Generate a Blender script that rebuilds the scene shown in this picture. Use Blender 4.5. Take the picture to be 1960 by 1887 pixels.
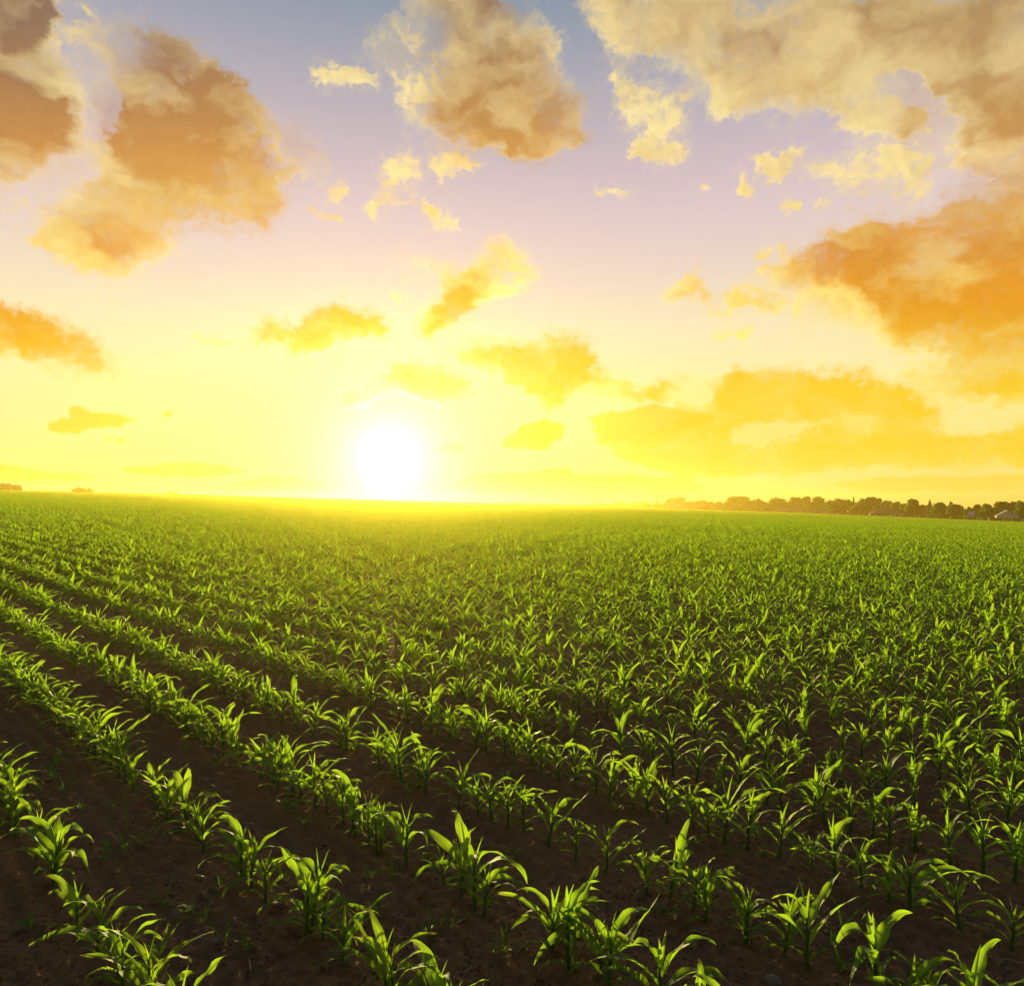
import bpy, bmesh, math, random
import numpy as np
from mathutils import Vector, Matrix

for o in list(bpy.data.objects):
    bpy.data.objects.remove(o, do_unlink=True)
sc = bpy.context.scene
COL = sc.collection
R = math.radians

# ---------------------------------------------------------------- camera, sun, exposure
CAM_H = 2.1
cam = bpy.data.objects.new('camera', bpy.data.cameras.new('camera'))
COL.objects.link(cam)
cam.location = (0, 0, CAM_H)
cam.rotation_euler = (R(90), 0, 0)
cam.data.sensor_fit = 'HORIZONTAL'
cam.data.sensor_width = 36
cam.data.lens = 36 * 1330 / 1960
cam.data.shift_y = 17.5 / 1960
cam.data.clip_start = 0.05
cam.data.clip_end = 6000
sc.camera = cam

SUN_AZ, SUN_EL = R(-10.0), R(3.4)
SUN_DIR = Vector((math.sin(SUN_AZ) * math.cos(SUN_EL), math.cos(SUN_AZ) * math.cos(SUN_EL), math.sin(SUN_EL)))
sun = bpy.data.objects.new('sun', bpy.data.lights.new('sun', 'SUN'))
COL.objects.link(sun)
sun.data.energy = 5.0
sun.data.color = (1.0, 0.78, 0.30)
sun.data.angle = R(0.6)
sun.rotation_euler = (-SUN_DIR).to_track_quat('-Z', 'Y').to_euler()
sun.location = (-60, 300, 60)

sc.view_settings.view_transform = 'Standard'
sc.view_settings.look = 'None'
sc.view_settings.exposure = 1.2
sc.view_settings.gamma = 1.0
sc.view_settings.use_curve_mapping = False
cy = sc.cycles
cy.max_bounces = 7; cy.diffuse_bounces = 3; cy.glossy_bounces = 2; cy.transmission_bounces = 5
cy.transparent_max_bounces = 8; cy.volume_bounces = 0
cy.sample_clamp_indirect = 6.0
cy.caustics_reflective = False; cy.caustics_refractive = False
cy.use_denoising = True; cy.denoiser = 'OPENIMAGEDENOISE'; cy.denoising_input_passes = 'RGB_ALBEDO_NORMAL'; cy.denoising_prefilter = 'ACCURATE'

# tuned constants
GLOW1 = (2.5, (.7, .7, 1.6)); GLOW2 = (7.0, (.0, .02, .09)); SKY_GAIN = 0.42
LEAF_T, LEAF_T2 = (.31, .60, .020), (.41, .58, .028)
HAZE_D, HAZE_G, HAZE_COL = .00040, .78, (1.0, .74, .15)

# ---------------------------------------------------------------- clouds (numpy, a patch of the sky in azimuth / elevation)
SKW, SKH = 1800, 960
AZ0, AZ1, EL0, EL1 = math.radians(-46), math.radians(46), math.radians(-3), math.radians(44)
FU, CU, CV = 1330.0, 980.0, 961.0

def az_el(u, v):                         # a point noted on the sky -> direction
    x = (np.asarray(u, float) - CU) / FU
    z = (CV - np.asarray(v, float)) / FU
    az = np.arctan(x)
    return az, np.arctan(z * np.cos(az))

def to_px(u, v):
    az, el = az_el(u, v)
    return (az - AZ0) / (AZ1 - AZ0) * SKW, (el - EL0) / (EL1 - EL0) * SKH

def grad_noise(x, y, seed):
    xi = np.floor(x).astype(np.int64); yi = np.floor(y).astype(np.int64)
    xf = x - xi; yf = y - yi
    tab = np.random.RandomState(seed).rand(256, 256) * 2 * np.pi
    def g(ix, iy, fx, fy):
        a = tab[iy & 255, ix & 255]
        return np.cos(a) * fx + np.sin(a) * fy
    sx = xf * xf * xf * (xf * (xf * 6 - 15) + 10); sy = yf * yf * yf * (yf * (yf * 6 - 15) + 10)
    a = g(xi, yi, xf, yf); b = g(xi + 1, yi, xf - 1, yf)
    c = g(xi, yi + 1, xf, yf - 1); d = g(xi + 1, yi + 1, xf - 1, yf - 1)
    return (a + (b - a) * sx) * (1 - sy) + (c + (d - c) * sx) * sy

def fbm(x, y, seed, octaves=6, gain=0.5, ridged=False):
    s = 0; amp = 1.0; tot = 0
    for o in range(octaves):
        n = grad_noise(x * 2 ** o + 17.3 * o, y * 2 ** o - 9.1 * o, seed + o) * 1.6
        if ridged: n = 1 - 2 * np.abs(n)
        s = s + n * amp; tot += amp; amp *= gain
    return s / tot

def blur(a, s):
    h, w = a.shape; p = int(3 * s) + 2
    b = np.pad(a, p, mode='edge')
    ky = np.exp(-2 * (np.pi * s * np.fft.fftfreq(b.shape[0])) ** 2)[:, None]
    kx = np.exp(-2 * (np.pi * s * np.fft.rfftfreq(b.shape[1])) ** 2)[None, :]
    return np.fft.irfft2(np.fft.rfft2(b) * ky * kx, s=b.shape)[p:p + h, p:p + w]

def fill(polys):
    m = np.zeros((SKH, SKW), np.float32)
    for p in polys:
        u = np.array(p[0::2]); v = np.array(p[1::2])
        X, Y = to_px(u, v)
        y0, y1 = max(0, int(Y.min()) - 1), min(SKH, int(Y.max()) + 2)
        x0, x1 = max(0, int(X.min()) - 1), min(SKW, int(X.max()) + 2)
        if y1 <= y0 or x1 <= x0: continue
        gx, gy = np.meshgrid(np.arange(x0, x1) + .5, np.arange(y0, y1) + .5)
        ins = np.zeros(gx.shape, bool); n = len(X); j = n - 1
        for i in range(n):
            c = ((Y[i] > gy) != (Y[j] > gy)) & (gx < (X[j] - X[i]) * (gy - Y[i]) / (Y[j] - Y[i] + 1e-9) + X[i])
            ins ^= c; j = i
        m[y0:y1, x0:x1] = np.maximum(m[y0:y1, x0:x1], ins)
    return m

def warp(a, dx, dy):
    h, w = a.shape
    gy, gx = np.mgrid[0:h, 0:w].astype(np.float32)
    x = np.clip(gx + dx, 0, w - 1.001); y = np.clip(gy + dy, 0, h - 1.001)
    xi = x.astype(int); yi = y.astype(int); fx = x - xi; fy = y - yi
    return (a[yi, xi] * (1 - fx) + a[yi, xi + 1] * fx) * (1 - fy) + (a[yi + 1, xi] * (1 - fx) + a[yi + 1, xi + 1] * fx) * fy

def sstep(a, b, x):
    t = np.clip((x - a) / (b - a), 0, 1); return t * t * (3 - 2 * t)

# outlines of the clouds: big soft-bodied ones, small ragged ones, holes, and the shaded cores
BIG = [
 (-60,-80,104,-80,116,30,112,52,84,52,104,74,122,98,142,118,154,150,153,190,148,235,165,262,188,290,180,312,150,306,120,300,95,322,60,345,20,352,-60,352),
 (146,82,150,60,170,50,192,58,232,60,290,73,322,76,372,85,398,101,412,126,440,142,458,164,472,187,502,207,534,226,558,237,592,240,602,262,606,292,600,338,562,346,545,335,532,352,548,378,562,398,548,412,532,402,526,440,495,442,470,422,430,432,402,412,376,426,342,420,316,432,318,462,332,484,318,502,290,512,272,522,250,536,225,530,205,543,186,531,156,511,130,501,126,491,90,481,60,466,38,456,60,440,96,430,88,402,100,372,120,352,150,343,172,334,202,330,190,310,184,290,188,272,214,262,208,240,188,230,172,210,168,190,178,186,174,160,190,148,200,130,216,130,236,145,244,134,204,116,160,96),
 (790,-30,960,-30,972,14,1002,30,1042,50,1066,70,1073,110,1066,132,1082,165,1102,175,1118,195,1137,207,1122,232,1112,270,1104,302,1084,292,1060,302,1030,297,985,302,958,292,930,287,888,276,860,262,828,256,800,246,774,236,764,210,758,190,774,180,758,170,738,150,724,120,708,100,690,90,704,75,740,64,758,40,778,24),
 (1090,-60,2060,-60,2060,352,1930,346,1900,332,1868,342,1820,342,1803,330,1814,310,1838,290,1846,268,1800,272,1752,266,1700,277,1650,272,1618,250,1598,226,1560,212,1520,216,1500,202,1450,226,1420,216,1400,231,1368,226,1358,192,1328,166,1308,131,1260,112,1222,107,1186,116,1164,96,1140,86,1158,62,1122,30),
 (2060,330,1930,350,1900,346,1880,352,1894,371,1830,381,1800,402,1798,421,1760,416,1720,421,1690,426,1640,421,1600,436,1574,456,1596,470,1540,481,1500,491,1448,516,1454,536,1490,547,1520,560,1504,580,1510,622,1560,627,1600,642,1650,637,1700,652,1740,667,1790,682,1830,702,1870,692,1910,692,2060,672),
 (-60,588,40,590,92,611,150,626,172,650,212,691,242,716,235,726,190,721,130,706,60,691,-60,668),
 (448,652,480,626,500,602,530,607,550,631,576,611,600,586,640,580,700,596,742,611,737,651,690,656,640,666,612,682,590,682,550,667,510,657,478,662),
 (733,490,770,495,810,490,850,516,890,531,905,506,940,481,960,455,985,455,1002,486,1022,501,1032,541,1006,556,976,581,950,571,920,582,890,611,860,641,815,647,798,620,794,600,830,590,852,570,830,531,790,511),
 (848,676,900,660,950,645,1000,651,1040,645,1080,640,1132,656,1137,691,1102,721,1096,771,1060,791,1030,781,1008,760,960,721,920,721,888,700),
 (735,690,760,685,820,700,850,690,850,715,900,730,952,750,922,771,870,766,800,766,740,766,714,755,700,740,714,720,740,721),
 (645,746,700,742,716,760,706,781,649,786),
 (1098,730,1130,715,1160,710,1200,735,1250,741,1270,730,1330,735,1380,715,1440,705,1500,710,1580,716,1650,721,1720,741,1790,771,1807,791,1780,811,1850,821,2060,815,2060,905,1800,892,1700,902,1600,892,1500,917,1420,917,1300,882,1180,882,1138,851,1158,811,1240,781,1228,760,1170,771,1110,761),
 (1728,720,1760,700,1830,700,1960,690,2060,690,2060,790,1900,786,1830,766,1770,746),
 (960,856,1000,811,1030,801,1082,816,1066,841,1040,856,990,859),
]
SMALL = [
 (585,152,620,120,650,137,690,117,712,130,706,156,660,160,630,156,608,162),
 (1153,150,1180,134,1200,140,1240,161,1290,186,1312,176,1332,160,1337,176,1312,206,1290,221,1297,241,1258,250,1270,266,1312,265,1322,281,1338,291,1312,311,1275,329,1253,316,1224,311,1203,290,1213,270,1230,250,1208,240,1198,215,1183,206,1173,176),
 (1150,212,1182,205,1166,223),(1418,301,1460,295,1500,290,1520,269,1547,268,1552,286,1520,301,1537,316,1500,347,1463,341,1458,320),
 (1383,330,1410,328,1416,346,1442,340,1447,356,1420,367,1398,346),(1333,350,1350,344,1362,361,1345,380),
 (1548,311,1572,299,1600,311,1650,298,1700,284,1760,290,1787,295,1792,321,1770,336,1748,350,1782,366,1752,387,1720,376,1690,387,1678,370,1702,350,1670,341,1640,331,1652,351,1620,357,1600,346,1570,357,1548,346),
 (1498,380,1520,373,1532,396,1510,407,1495,400),(1548,390,1590,382,1605,390,1585,407,1558,402),(1628,365,1667,359,1672,381,1650,387),
 (1260,561,1275,540,1310,519,1350,525,1372,546,1367,577,1330,566,1310,571,1285,582),
 (1388,560,1410,544,1430,556,1480,550,1512,561,1482,597,1440,591,1398,576),(1338,590,1400,589,1422,600,1400,610,1348,601),(1338,632,1400,629,1442,640,1442,662,1390,646),
 
 (350,650,430,645,472,660,400,667),(740,549,775,560,787,576,755,582),
 (723,350,740,299,782,287,802,316,782,341,750,372,728,382),(818,301,862,281,907,301,902,326,850,347,828,331),
 (690,390,760,380,820,390,880,410,887,437,850,431,790,396,730,401,723,422),(588,395,630,399,662,405,640,417,600,413),
 (598,360,650,349,657,371,610,366),(3,380,50,374,57,396,30,404),(193,570,225,574,232,597),(625,555,672,555,665,563),
 (1440,480,1462,470,1458,505,1446,500),(1475,475,1500,458,1506,470,1480,500),(1120,362,1150,365,1225,370,1224,378,1180,377,1130,372),
 
 (1088,612,1098,608,1096,626),(150,18,172,8,166,45,190,60,160,52),
]
LACE = [(690,50,800,10,860,30,850,150,800,260,740,240,700,130),(1040,60,1090,60,1140,200,1100,180,1050,150),(130,50,300,60,260,130,170,110),
 (930,450,1040,470,1030,590,960,590),(720,480,850,500,830,540,740,510),(470,230,610,230,610,350,530,350),(1430,500,1600,600,1640,650,1500,640)]
STREAKS = [
 (955,858,990,825,1000,811,1032,800,1084,815,1066,841,1040,858,990,862),(800,860,860,848,900,858,860,872),(1120,800,1250,772,1380,800,1300,830,1160,850),
 (188,896,300,890,350,884,420,890,482,906,400,914,250,907),(-40,878,30,888,70,905,202,911,140,927,-40,924),(508,911,560,908,640,925,702,936,560,947,400,942),
 (1560,930,1700,912,2060,908,2060,935,1700,945),(102,818,122,808,155,798,140,776,160,776,185,788,215,792,268,800,230,810,205,818,180,822,145,832,115,828),(205,838,240,836,232,850,212,850),
 (860,930,900,903,960,904,1090,894,1112,914,1300,910,1362,931,1300,948,900,952),(1000,915,1200,905,1350,925,1200,940),(300,790,340,782,352,792,320,800),(1150,868,1300,862,1500,900,1300,912),
]
HOLES = [
 (1686,152,1720,132,1755,128,1775,160,1800,190,1828,256,1800,268,1772,250,1765,210,1720,190,1698,180),
 (1392,834,1440,812,1470,816,1560,808,1640,814,1590,824,1520,828,1500,838,1452,848,1400,846),(182,150,215,150,240,185,235,240,215,250,205,200),
 (1215,775,1300,770,1290,800,1180,812),(1300,745,1370,740,1360,765,1310,775),
]
CORE = [   # shaded middles: (weight, outline)
 (.55,(-80,-80,70,-80,96,110,118,160,128,240,140,290,60,360,-80,370)),(.5,(180,70,320,80,440,150,520,220,590,250,590,330,560,400,520,440,300,430,240,330,190,260,210,170)),(.4,(820,-40,1000,-40,1080,130,1120,200,1090,310,900,290,790,230)),
 (.38,(1150,-60,2080,-60,2080,340,1850,250,1720,250,1560,190,1420,190,1330,130,1200,60)),(.4,(100,380,300,420,300,490,160,500,90,460)),
 (1.0,(-60,-80,92,-80,96,45,64,88,62,128,70,150,40,200,20,260,-60,300)), (.8,(20,150,80,140,130,180,122,240,90,296,0,320,-60,330,-60,150)),
 (.95,(285,66,372,60,430,84,470,140,500,180,520,230,500,262,506,300,536,350,585,402,552,470,480,470,425,440,405,446,342,424,300,414,236,340,210,270,205,190,214,128,250,170,300,160,262,110)),
 (.55,(140,360,200,332,300,400,300,470,270,505,180,490,150,430)), (.8,(175,175,215,215,200,250,178,215)),(.55,(560,232,620,238,630,300,590,300,560,270)),(.5,(600,345,670,350,670,380,600,420)),
 (.75,(880,60,905,20,975,10,1010,80,1030,132,1042,190,1085,205,1105,170,1160,205,1140,320,1080,330,980,330,890,300,838,232,812,190,850,160,900,150,925,110)),(.9,(900,-30,968,-30,975,40,930,60)),
 (.6,(1350,62,1400,42,1480,62,1502,92,1482,132,1430,152,1398,122)),(.75,(1620,-40,2060,-40,2060,60,1900,70,1780,40,1700,72,1650,50)),(.8,(1780,112,1880,100,1960,150,2060,150,2060,280,1880,262,1832,222,1790,170)),(.7,(1690,212,1750,212,1770,262,1700,276)),
 (1.0,(1490,508,1600,420,1700,405,1790,405,1822,370,1900,330,2080,320,2080,690,1900,700,1842,704,1782,672,1722,612,1662,572,1580,520)),
 (1.0,(-80,570,40,574,100,596,160,612,190,650,220,690,260,720,190,740,130,712,60,690,-80,660)),
 (1.0,(468,650,485,610,520,590,545,622,580,590,640,566,755,596,755,660,640,658,590,676,540,662)),
 (.9,(846,532,890,520,928,540,930,580,880,630,820,660,795,620,846,590)),(.7,(912,508,960,462,982,480,950,522)),
 (1.0,(860,676,900,640,1040,630,1150,640,1155,700,1110,728,1100,790,1040,790,1000,745,960,718)),(1.0,(740,700,820,705,900,735,940,752,870,760,760,755,730,735)),(.9,(655,752,700,750,705,775,655,778)),
 (1.0,(1110,725,1200,725,1330,730,1400,690,1580,695,1720,720,1830,766,1790,805,1850,812,2080,800,2080,925,1600,905,1500,935,1420,935,1300,896,1180,895,1120,850,1180,805,1250,780)),
 (1.0,(1760,710,1960,695,2060,695,2060,785,1900,780,1830,760)),(1.0,(975,852,1000,815,1070,820,1050,845)),(.9,(870,930,960,910,1090,900,1300,915,1350,930,900,946)),
 (.8,(1295,550,1312,527,1355,532,1362,568,1310,560)),(.9,(110,815,142,780,200,795,260,802,150,825)),(.6,(1445,560,1500,560,1480,590,1440,585)),
 (.6,(850,298,895,300,895,322,850,335)),(.5,(700,392,820,395,885,420,850,425)),(.8,(188,896,300,890,420,892,470,904,400,910)),(.8,(508,911,640,927,690,936,560,944)),
]
LIGHT = [(.7,(1790,497,1850,505,1905,545,1850,552,1800,530)),(.6,(1290,735,1380,722,1360,780,1280,790)),(.6,(1600,790,1700,800,1660,830,1600,815)),(.6,(1450,640,1560,630,1500,660)),
 (.5,(60,140,140,150,150,200,110,190,100,170,60,160))]

def ramp(v, keys):                       # colour keys (value, r, g, b in display 0-255) -> linear
    k = np.array(keys, float); c = k[:, 1:] / 255.0
    c = np.where(c <= .04045, c / 12.92, ((c + .055) / 1.055) ** 2.4)
    return np.stack([np.interp(v, k[:, 0], c[:, i]) for i in range(3)], -1)

CLEAR = [(-100,112,136,166),(0,138,152,170),(90,158,162,177),(200,182,175,186),(320,206,188,196),(430,224,202,204),(540,236,216,200),(640,248,232,190),(760,253,241,166),(860,251,236,148),(930,248,228,130),(1000,242,214,110)]
BRIGHT = [(-50,226,200,146),(60,238,214,152),(200,246,226,160),(330,246,222,156),(480,250,224,130),(600,254,232,128),(720,255,242,150),(960,255,250,150)]
DARK = [(-50,126,100,88),(60,148,114,88),(160,170,122,78),(300,202,142,72),(400,220,166,78),(480,220,146,48),(580,232,156,22),(660,242,182,26),(740,250,206,38),(830,250,210,38),(900,248,218,76),(960,246,222,110)]

def cloud_patch():
    gy, gx = np.mgrid[0:SKH, 0:SKW].astype(np.float32)
    az = AZ0 + (gx + .5) / SKW * (AZ1 - AZ0); el = EL0 + (gy + .5) / SKH * (EL1 - EL0)
    U = CU + FU * np.tan(az); V = CV - FU * np.tan(el) / np.cos(az)
    s = 1 / 60.0
    nx, ny = gx * s, gy * s * 1.25
    w1x = fbm(nx * .8, ny * .8, 11, 5, .55); w1y = fbm(nx * .8 + 40, ny * .8 + 7, 23, 5, .55)
    w2x = fbm(nx * 4, ny * 4, 31, 4, .6); w2y = fbm(nx * 4 + 9, ny * 4 + 3, 47, 4, .6)
    puff = fbm(nx * 2.2 + w1x * .8, ny * 2.2 + w1y * .8, 71, 6, .6, ridged=True)
    fine = fbm(nx * 5 + w2x * .6, ny * 5 + w2y * .6, 91, 5, .62)
    broad = fbm(nx * .7 + w1x * .5, ny * .9 + w1y * .5, 5, 5, .5)
    w3x = fbm(nx * 14, ny * 14, 131, 3, .6); w3y = fbm(nx * 14 + 9, ny * 14 + 3, 147, 3, .6)
    hole = blur(fill(HOLES), 8); big = fill(BIG); small = fill(SMALL)
    cov = np.maximum(blur(big, 11), .95 * blur(small, 6)) - .95 * hole
    dx, dy = 24 * w1x + 12 * w2x + 4 * w3x, 20 * w1y + 10 * w2y + 3.5 * w3y
    cov = warp(cov, dx, dy)
    wide = warp(blur(np.maximum(big, small), 26), dx, dy)
    tiny = warp(np.clip(blur(small, 9) * 2, 0, 1), dx, dy)
    rag = sstep(-.25, .35, fbm(nx * .45 + 3, ny * .45 + 8, 201, 3))         # ragged here, diffuse there
    d = cov + (.17 + .16 * rag + .22 * tiny) * puff + (.20 + .22 * tiny) * fine + .12 * broad - .10 * tiny
    lo = .28 - .14 * (1 - rag); hi = .78 + .50 * (1 - rag)
    alpha = sstep(lo, hi, d)
    veil = sstep(.24, .80, warp(blur(np.maximum(big, small), 15), 1.6 * dx, 1.6 * dy) + .26 * puff + .20 * fine + .10 * broad)
    core = np.zeros_like(cov)
    for wgt, p in CORE: core = 1 - (1 - core) * (1 - wgt * np.clip(1.2 * blur(fill([p]), 16), 0, 1))
    for wgt, p in LIGHT: core = core - wgt * blur(fill([p]), 9) * (core > 0)
    core = warp(core, 38 * w1x + 9 * w2x, 30 * w1y + 8 * w2y)
    low = sstep(560, 760, V)
    mid = fbm(nx * .9 + w1x * .9, ny * 1.1 + w1y * .9, 333, 4, .45)
    thick = core * (.94 + (.34 * broad + .50 * mid) * (1 - .65 * low)) + (.42 * np.clip(mid + .22, 0, 1) + .10 * puff) * (1 - .8 * core) * (1 - .5 * low)
    thick = np.clip(thick, 0, 1.0)
    # relief: the field's slope towards the light gives billows a bright and a dull flank
    hgt = blur(.45 * puff + .8 * wide + .7 * broad, 3.0)
    gyv, gxv = np.gradient(hgt)
    lx, ly = (748 - U), (V - 890); ln = np.hypot(lx, ly) + 1e-3
    rel = -(gxv * lx / ln + gyv * (-ly) / ln * -1)
    rel = np.tanh(rel * 13) * (1 - .65 * np.clip(core, 0, 1))
    cb, cd = ramp(V, BRIGHT), ramp(V, DARK)
    rt = (sstep(700, 1300, U) * (1 - sstep(150, 420, V)))[..., None]
    cd = cd * (1 - rt) + rt * ramp(V, [(-50, 172, 140, 96), (160, 190, 148, 92), (320, 205, 150, 74)])
    nr = (np.exp(-(np.hypot((U - 760) * .8, V - 800) / 330.0) ** 2))[..., None]
    cd = cd * (1 - nr) + nr * ramp(V, [(400, 242, 196, 84), (560, 248, 200, 56), (700, 248, 204, 46), (900, 250, 212, 66)])
    shade = 1 + (.12 * puff * (1 - .6 * np.clip(core, 0, 1)) + .10 * broad + .13 * rel + .07 * fine * (1 - .6 * np.clip(core, 0, 1))) * (1 - .55 * low)
    col = (cb * (1 - thick[..., None]) + cd * thick[..., None]) * np.clip(shade, .6, 1.5)[..., None]
    gyc, gxc = np.gradient(blur(cov, 5))
    face = np.clip(-(gxc * lx + gyc * ly) / ln * 32, 0, 1)
    rimb = np.exp(-((d - .64) / .13) ** 2) * (1 - .55 * np.clip(core, 0, 1)) * (.30 + .70 * face)
    nsun = np.exp(-(np.hypot(U - 748, V - 840) / 300.0) ** 2)
    col = col * (1 - .55 * rimb[..., None]) + .55 * rimb[..., None] * cb * 1.14 + (rimb * nsun)[..., None] * np.array([.2, .2, .6])
    alpha = alpha * np.clip(.80 + .5 * thick + .25 * puff + .25 * sstep(.6, 1.1, d), 0, 1)
    lace = blur(fill(LACE), 12) * sstep(-.10, .42, .40 * fine + .55 * puff + .7 * mid - .2 * broad)
    alpha = np.maximum(alpha * (1 - .72 * lace), .40 * veil * (1 - .3 * lace))
    st = warp(np.clip(blur(fill(STREAKS), 4.5), 0, 1), 1.0 * dx, .35 * dy)
    st = sstep(.12, .75, st + .10 * mid + .10 * fine * st)
    col = col * (1 - st[..., None]) + st[..., None] * cd * (1 + .06 * mid)[..., None]
    alpha = np.maximum(alpha, .88 * st)
    r = np.hypot((U - 748) / 1.0, (V - 890) * 1.0)
    g = np.exp(-(r / 95.0) ** 1.6)[..., None]
    rim = (np.exp(-(r / 420.0) ** 2) * (1 - thick) )[..., None]
    col = col * (1 + .5 * rim) + g * np.array([1.6, 1.6, 1.15])
    alpha = alpha * (1 - .75 * np.exp(-(r / 90.0) ** 2))
    out = np.dstack([col, alpha]).astype(np.float32)
    return out, U, V

# ---------------------------------------------------------------- world: sky texture + evening gradient + sun glow + clouds
def N(nt, kind, **kw):
    n = nt.nodes.new(kind)
    for k, v in kw.items(): setattr(n, k, v)
    return n
def math_node(nt, op, a, b=None, c=None, clamp=False):
    n = nt.nodes.new('ShaderNodeMath'); n.operation = op; n.use_clamp = clamp
    for i, v in enumerate((a, b, c)):
        if v is None: continue
        if isinstance(v, (int, float)): n.inputs[i].default_value = v
        else: nt.links.new(v, n.inputs[i])
    return n.outputs[0]
def vmath(nt, op, a, b=None, scale=None):
    n = nt.nodes.new('ShaderNodeVectorMath'); n.operation = op
    for i, v in enumerate((a, b)):
        if v is None: continue
        if isinstance(v, (tuple, list, Vector)): n.inputs[i].default_value = tuple(v)
        else: nt.links.new(v, n.inputs[i])
    if scale is not None:
        if isinstance(scale, (int, float)): n.inputs['Scale'].default_value = scale
        else: nt.links.new(scale, n.inputs['Scale'])
    return n
def mixc(nt, f, a, b, mode='MIX'):
    n = nt.nodes.new('ShaderNodeMix'); n.data_type = 'RGBA'; n.blend_type = mode; n.clamp_factor = True
    for s, v in ((n.inputs[0], f), (n.inputs[6], a), (n.inputs[7], b)):
        if isinstance(v, (int, float)): s.default_value = v
        elif isinstance(v, (tuple, list)): s.default_value = (*v[:3], 1)
        else: nt.links.new(v, s)
    return n.outputs[2]
def maprange(nt, v, a, b, c, d, smooth=False):
    n = nt.nodes.new('ShaderNodeMapRange'); n.clamp = True
    if smooth: n.interpolation_type = 'SMOOTHSTEP'
    nt.links.new(v, n.inputs[0])
    for i, x in enumerate((a, b, c, d)): n.inputs[i + 1].default_value = x
    return n.outputs[0]
def lin(*c):
    return tuple((x / 255 / 12.92) if x / 255 <= .04045 else ((x / 255 + .055) / 1.055) ** 2.4 for x in c)

world = bpy.data.worlds.new('World'); sc.world = world
world.use_nodes = True
world.cycles.sampling_method = 'MANUAL'; world.cycles.sample_map_resolution = 1024
nt = world.node_tree; nt.nodes.clear()
co = N(nt, 'ShaderNodeTexCoord').outputs['Generated']
dirn = vmath(nt, 'NORMALIZE', co).outputs[0]
sep = N(nt, 'ShaderNodeSeparateXYZ'); nt.links.new(dirn, sep.inputs[0])
X, Y, Z = sep.outputs
sky = N(nt, 'ShaderNodeTexSky', sky_type='NISHITA', sun_disc=False, sun_elevation=SUN_EL, sun_rotation=SUN_AZ)
bg_sky = N(nt, 'ShaderNodeBackground'); nt.links.new(sky.outputs[0], bg_sky.inputs[0]); bg_sky.inputs[1].default_value = 0.003
el = math_node(nt, 'ARCSINE', Z); az = math_node(nt, 'ARCTAN2', X, Y)
cr = N(nt, 'ShaderNodeValToRGB'); r_ = cr.color_ramp
nt.links.new(maprange(nt, Z, -0.05, 1.0, 0, 1), cr.inputs[0])
first = True
for v, c in [(1020, (225, 190, 80))] + [(k[0], k[1:]) for k in reversed(CLEAR)] + [(-2000, (80, 108, 150)), (-9000, (70, 98, 145))]:
    zz = math.sin(math.atan((CV - v) / FU))
    p = (zz + .05) / 1.05
    e = r_.elements[0] if first else r_.elements.new(min(1, max(0, p)))
    if first: e.position = max(0, p); first = False
    e.color = (*lin(*c), 1)
r_.elements.remove(r_.elements[-1]) if r_.elements[-1].color[0] > .9 and r_.elements[-1].position == 1 else None
base = cr.outputs[0]
# the side of the sky away from the sun is dim and blue
away = maprange(nt, Y, -0.55, 0.55, 0.0, 1.0, True)
base = mixc(nt, away, mixc(nt, 1.0, base, (.20, .26, .36), 'MULTIPLY'), base)
dt = vmath(nt, 'DOT_PRODUCT', dirn, tuple(SUN_DIR)).outputs['Value']
ang = math_node(nt, 'ARCCOSINE', math_node(nt, 'MINIMUM', dt, 0.999999))
def glow(width, power, amp):
    g = math_node(nt, 'EXPONENT', math_node(nt, 'MULTIPLY', math_node(nt, 'POWER', math_node(nt, 'DIVIDE', ang, R(width)), power), -1.0))
    return vmath(nt, 'SCALE', amp, scale=g).outputs[0]
g1 = glow(GLOW1[0], 1.15, GLOW1[1]); g2 = glow(GLOW2[0], 2.0, GLOW2[1])
clear = vmath(nt, 'ADD', vmath(nt, 'ADD', base, g1).outputs[0], g2).outputs[0]
# clouds
patch, _, _ = cloud_patch()
img = bpy.data.images.new('cloud_map', SKW, SKH, alpha=True, float_buffer=True)
img.colorspace_settings.name = 'Non-Color'; img.alpha_mode = 'CHANNEL_PACKED'
img.pixels.foreach_set(patch.ravel()); img.update(); img.pack()
uv = N(nt, 'ShaderNodeCombineXYZ')
nt.links.new(maprange(nt, az, AZ0, AZ1, 0, 1), uv.inputs[0]); nt.links.new(maprange(nt, el, EL0, EL1, 0, 1), uv.inputs[1])
tx = N(nt, 'ShaderNodeTexImage', image=img, interpolation='Cubic', extension='EXTEND'); nt.links.new(uv.outputs[0], tx.inputs[0])
total = mixc(nt, tx.outputs['Alpha'], clear, tx.outputs['Color'])
bg = N(nt, 'ShaderNodeBackground'); nt.links.new(total, bg.inputs[0]); bg.inputs[1].default_value = SKY_GAIN
add = N(nt, 'ShaderNodeAddShader'); nt.links.new(bg_sky.outputs[0], add.inputs[0]); nt.links.new(bg.outputs[0], add.inputs[1])
wo = N(nt, 'ShaderNodeOutputWorld'); nt.links.new(add.outputs[0], wo.inputs[0])

# ---------------------------------------------------------------- helpers
rng = random.Random(7)
nrg = np.random.RandomState(5)

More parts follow.
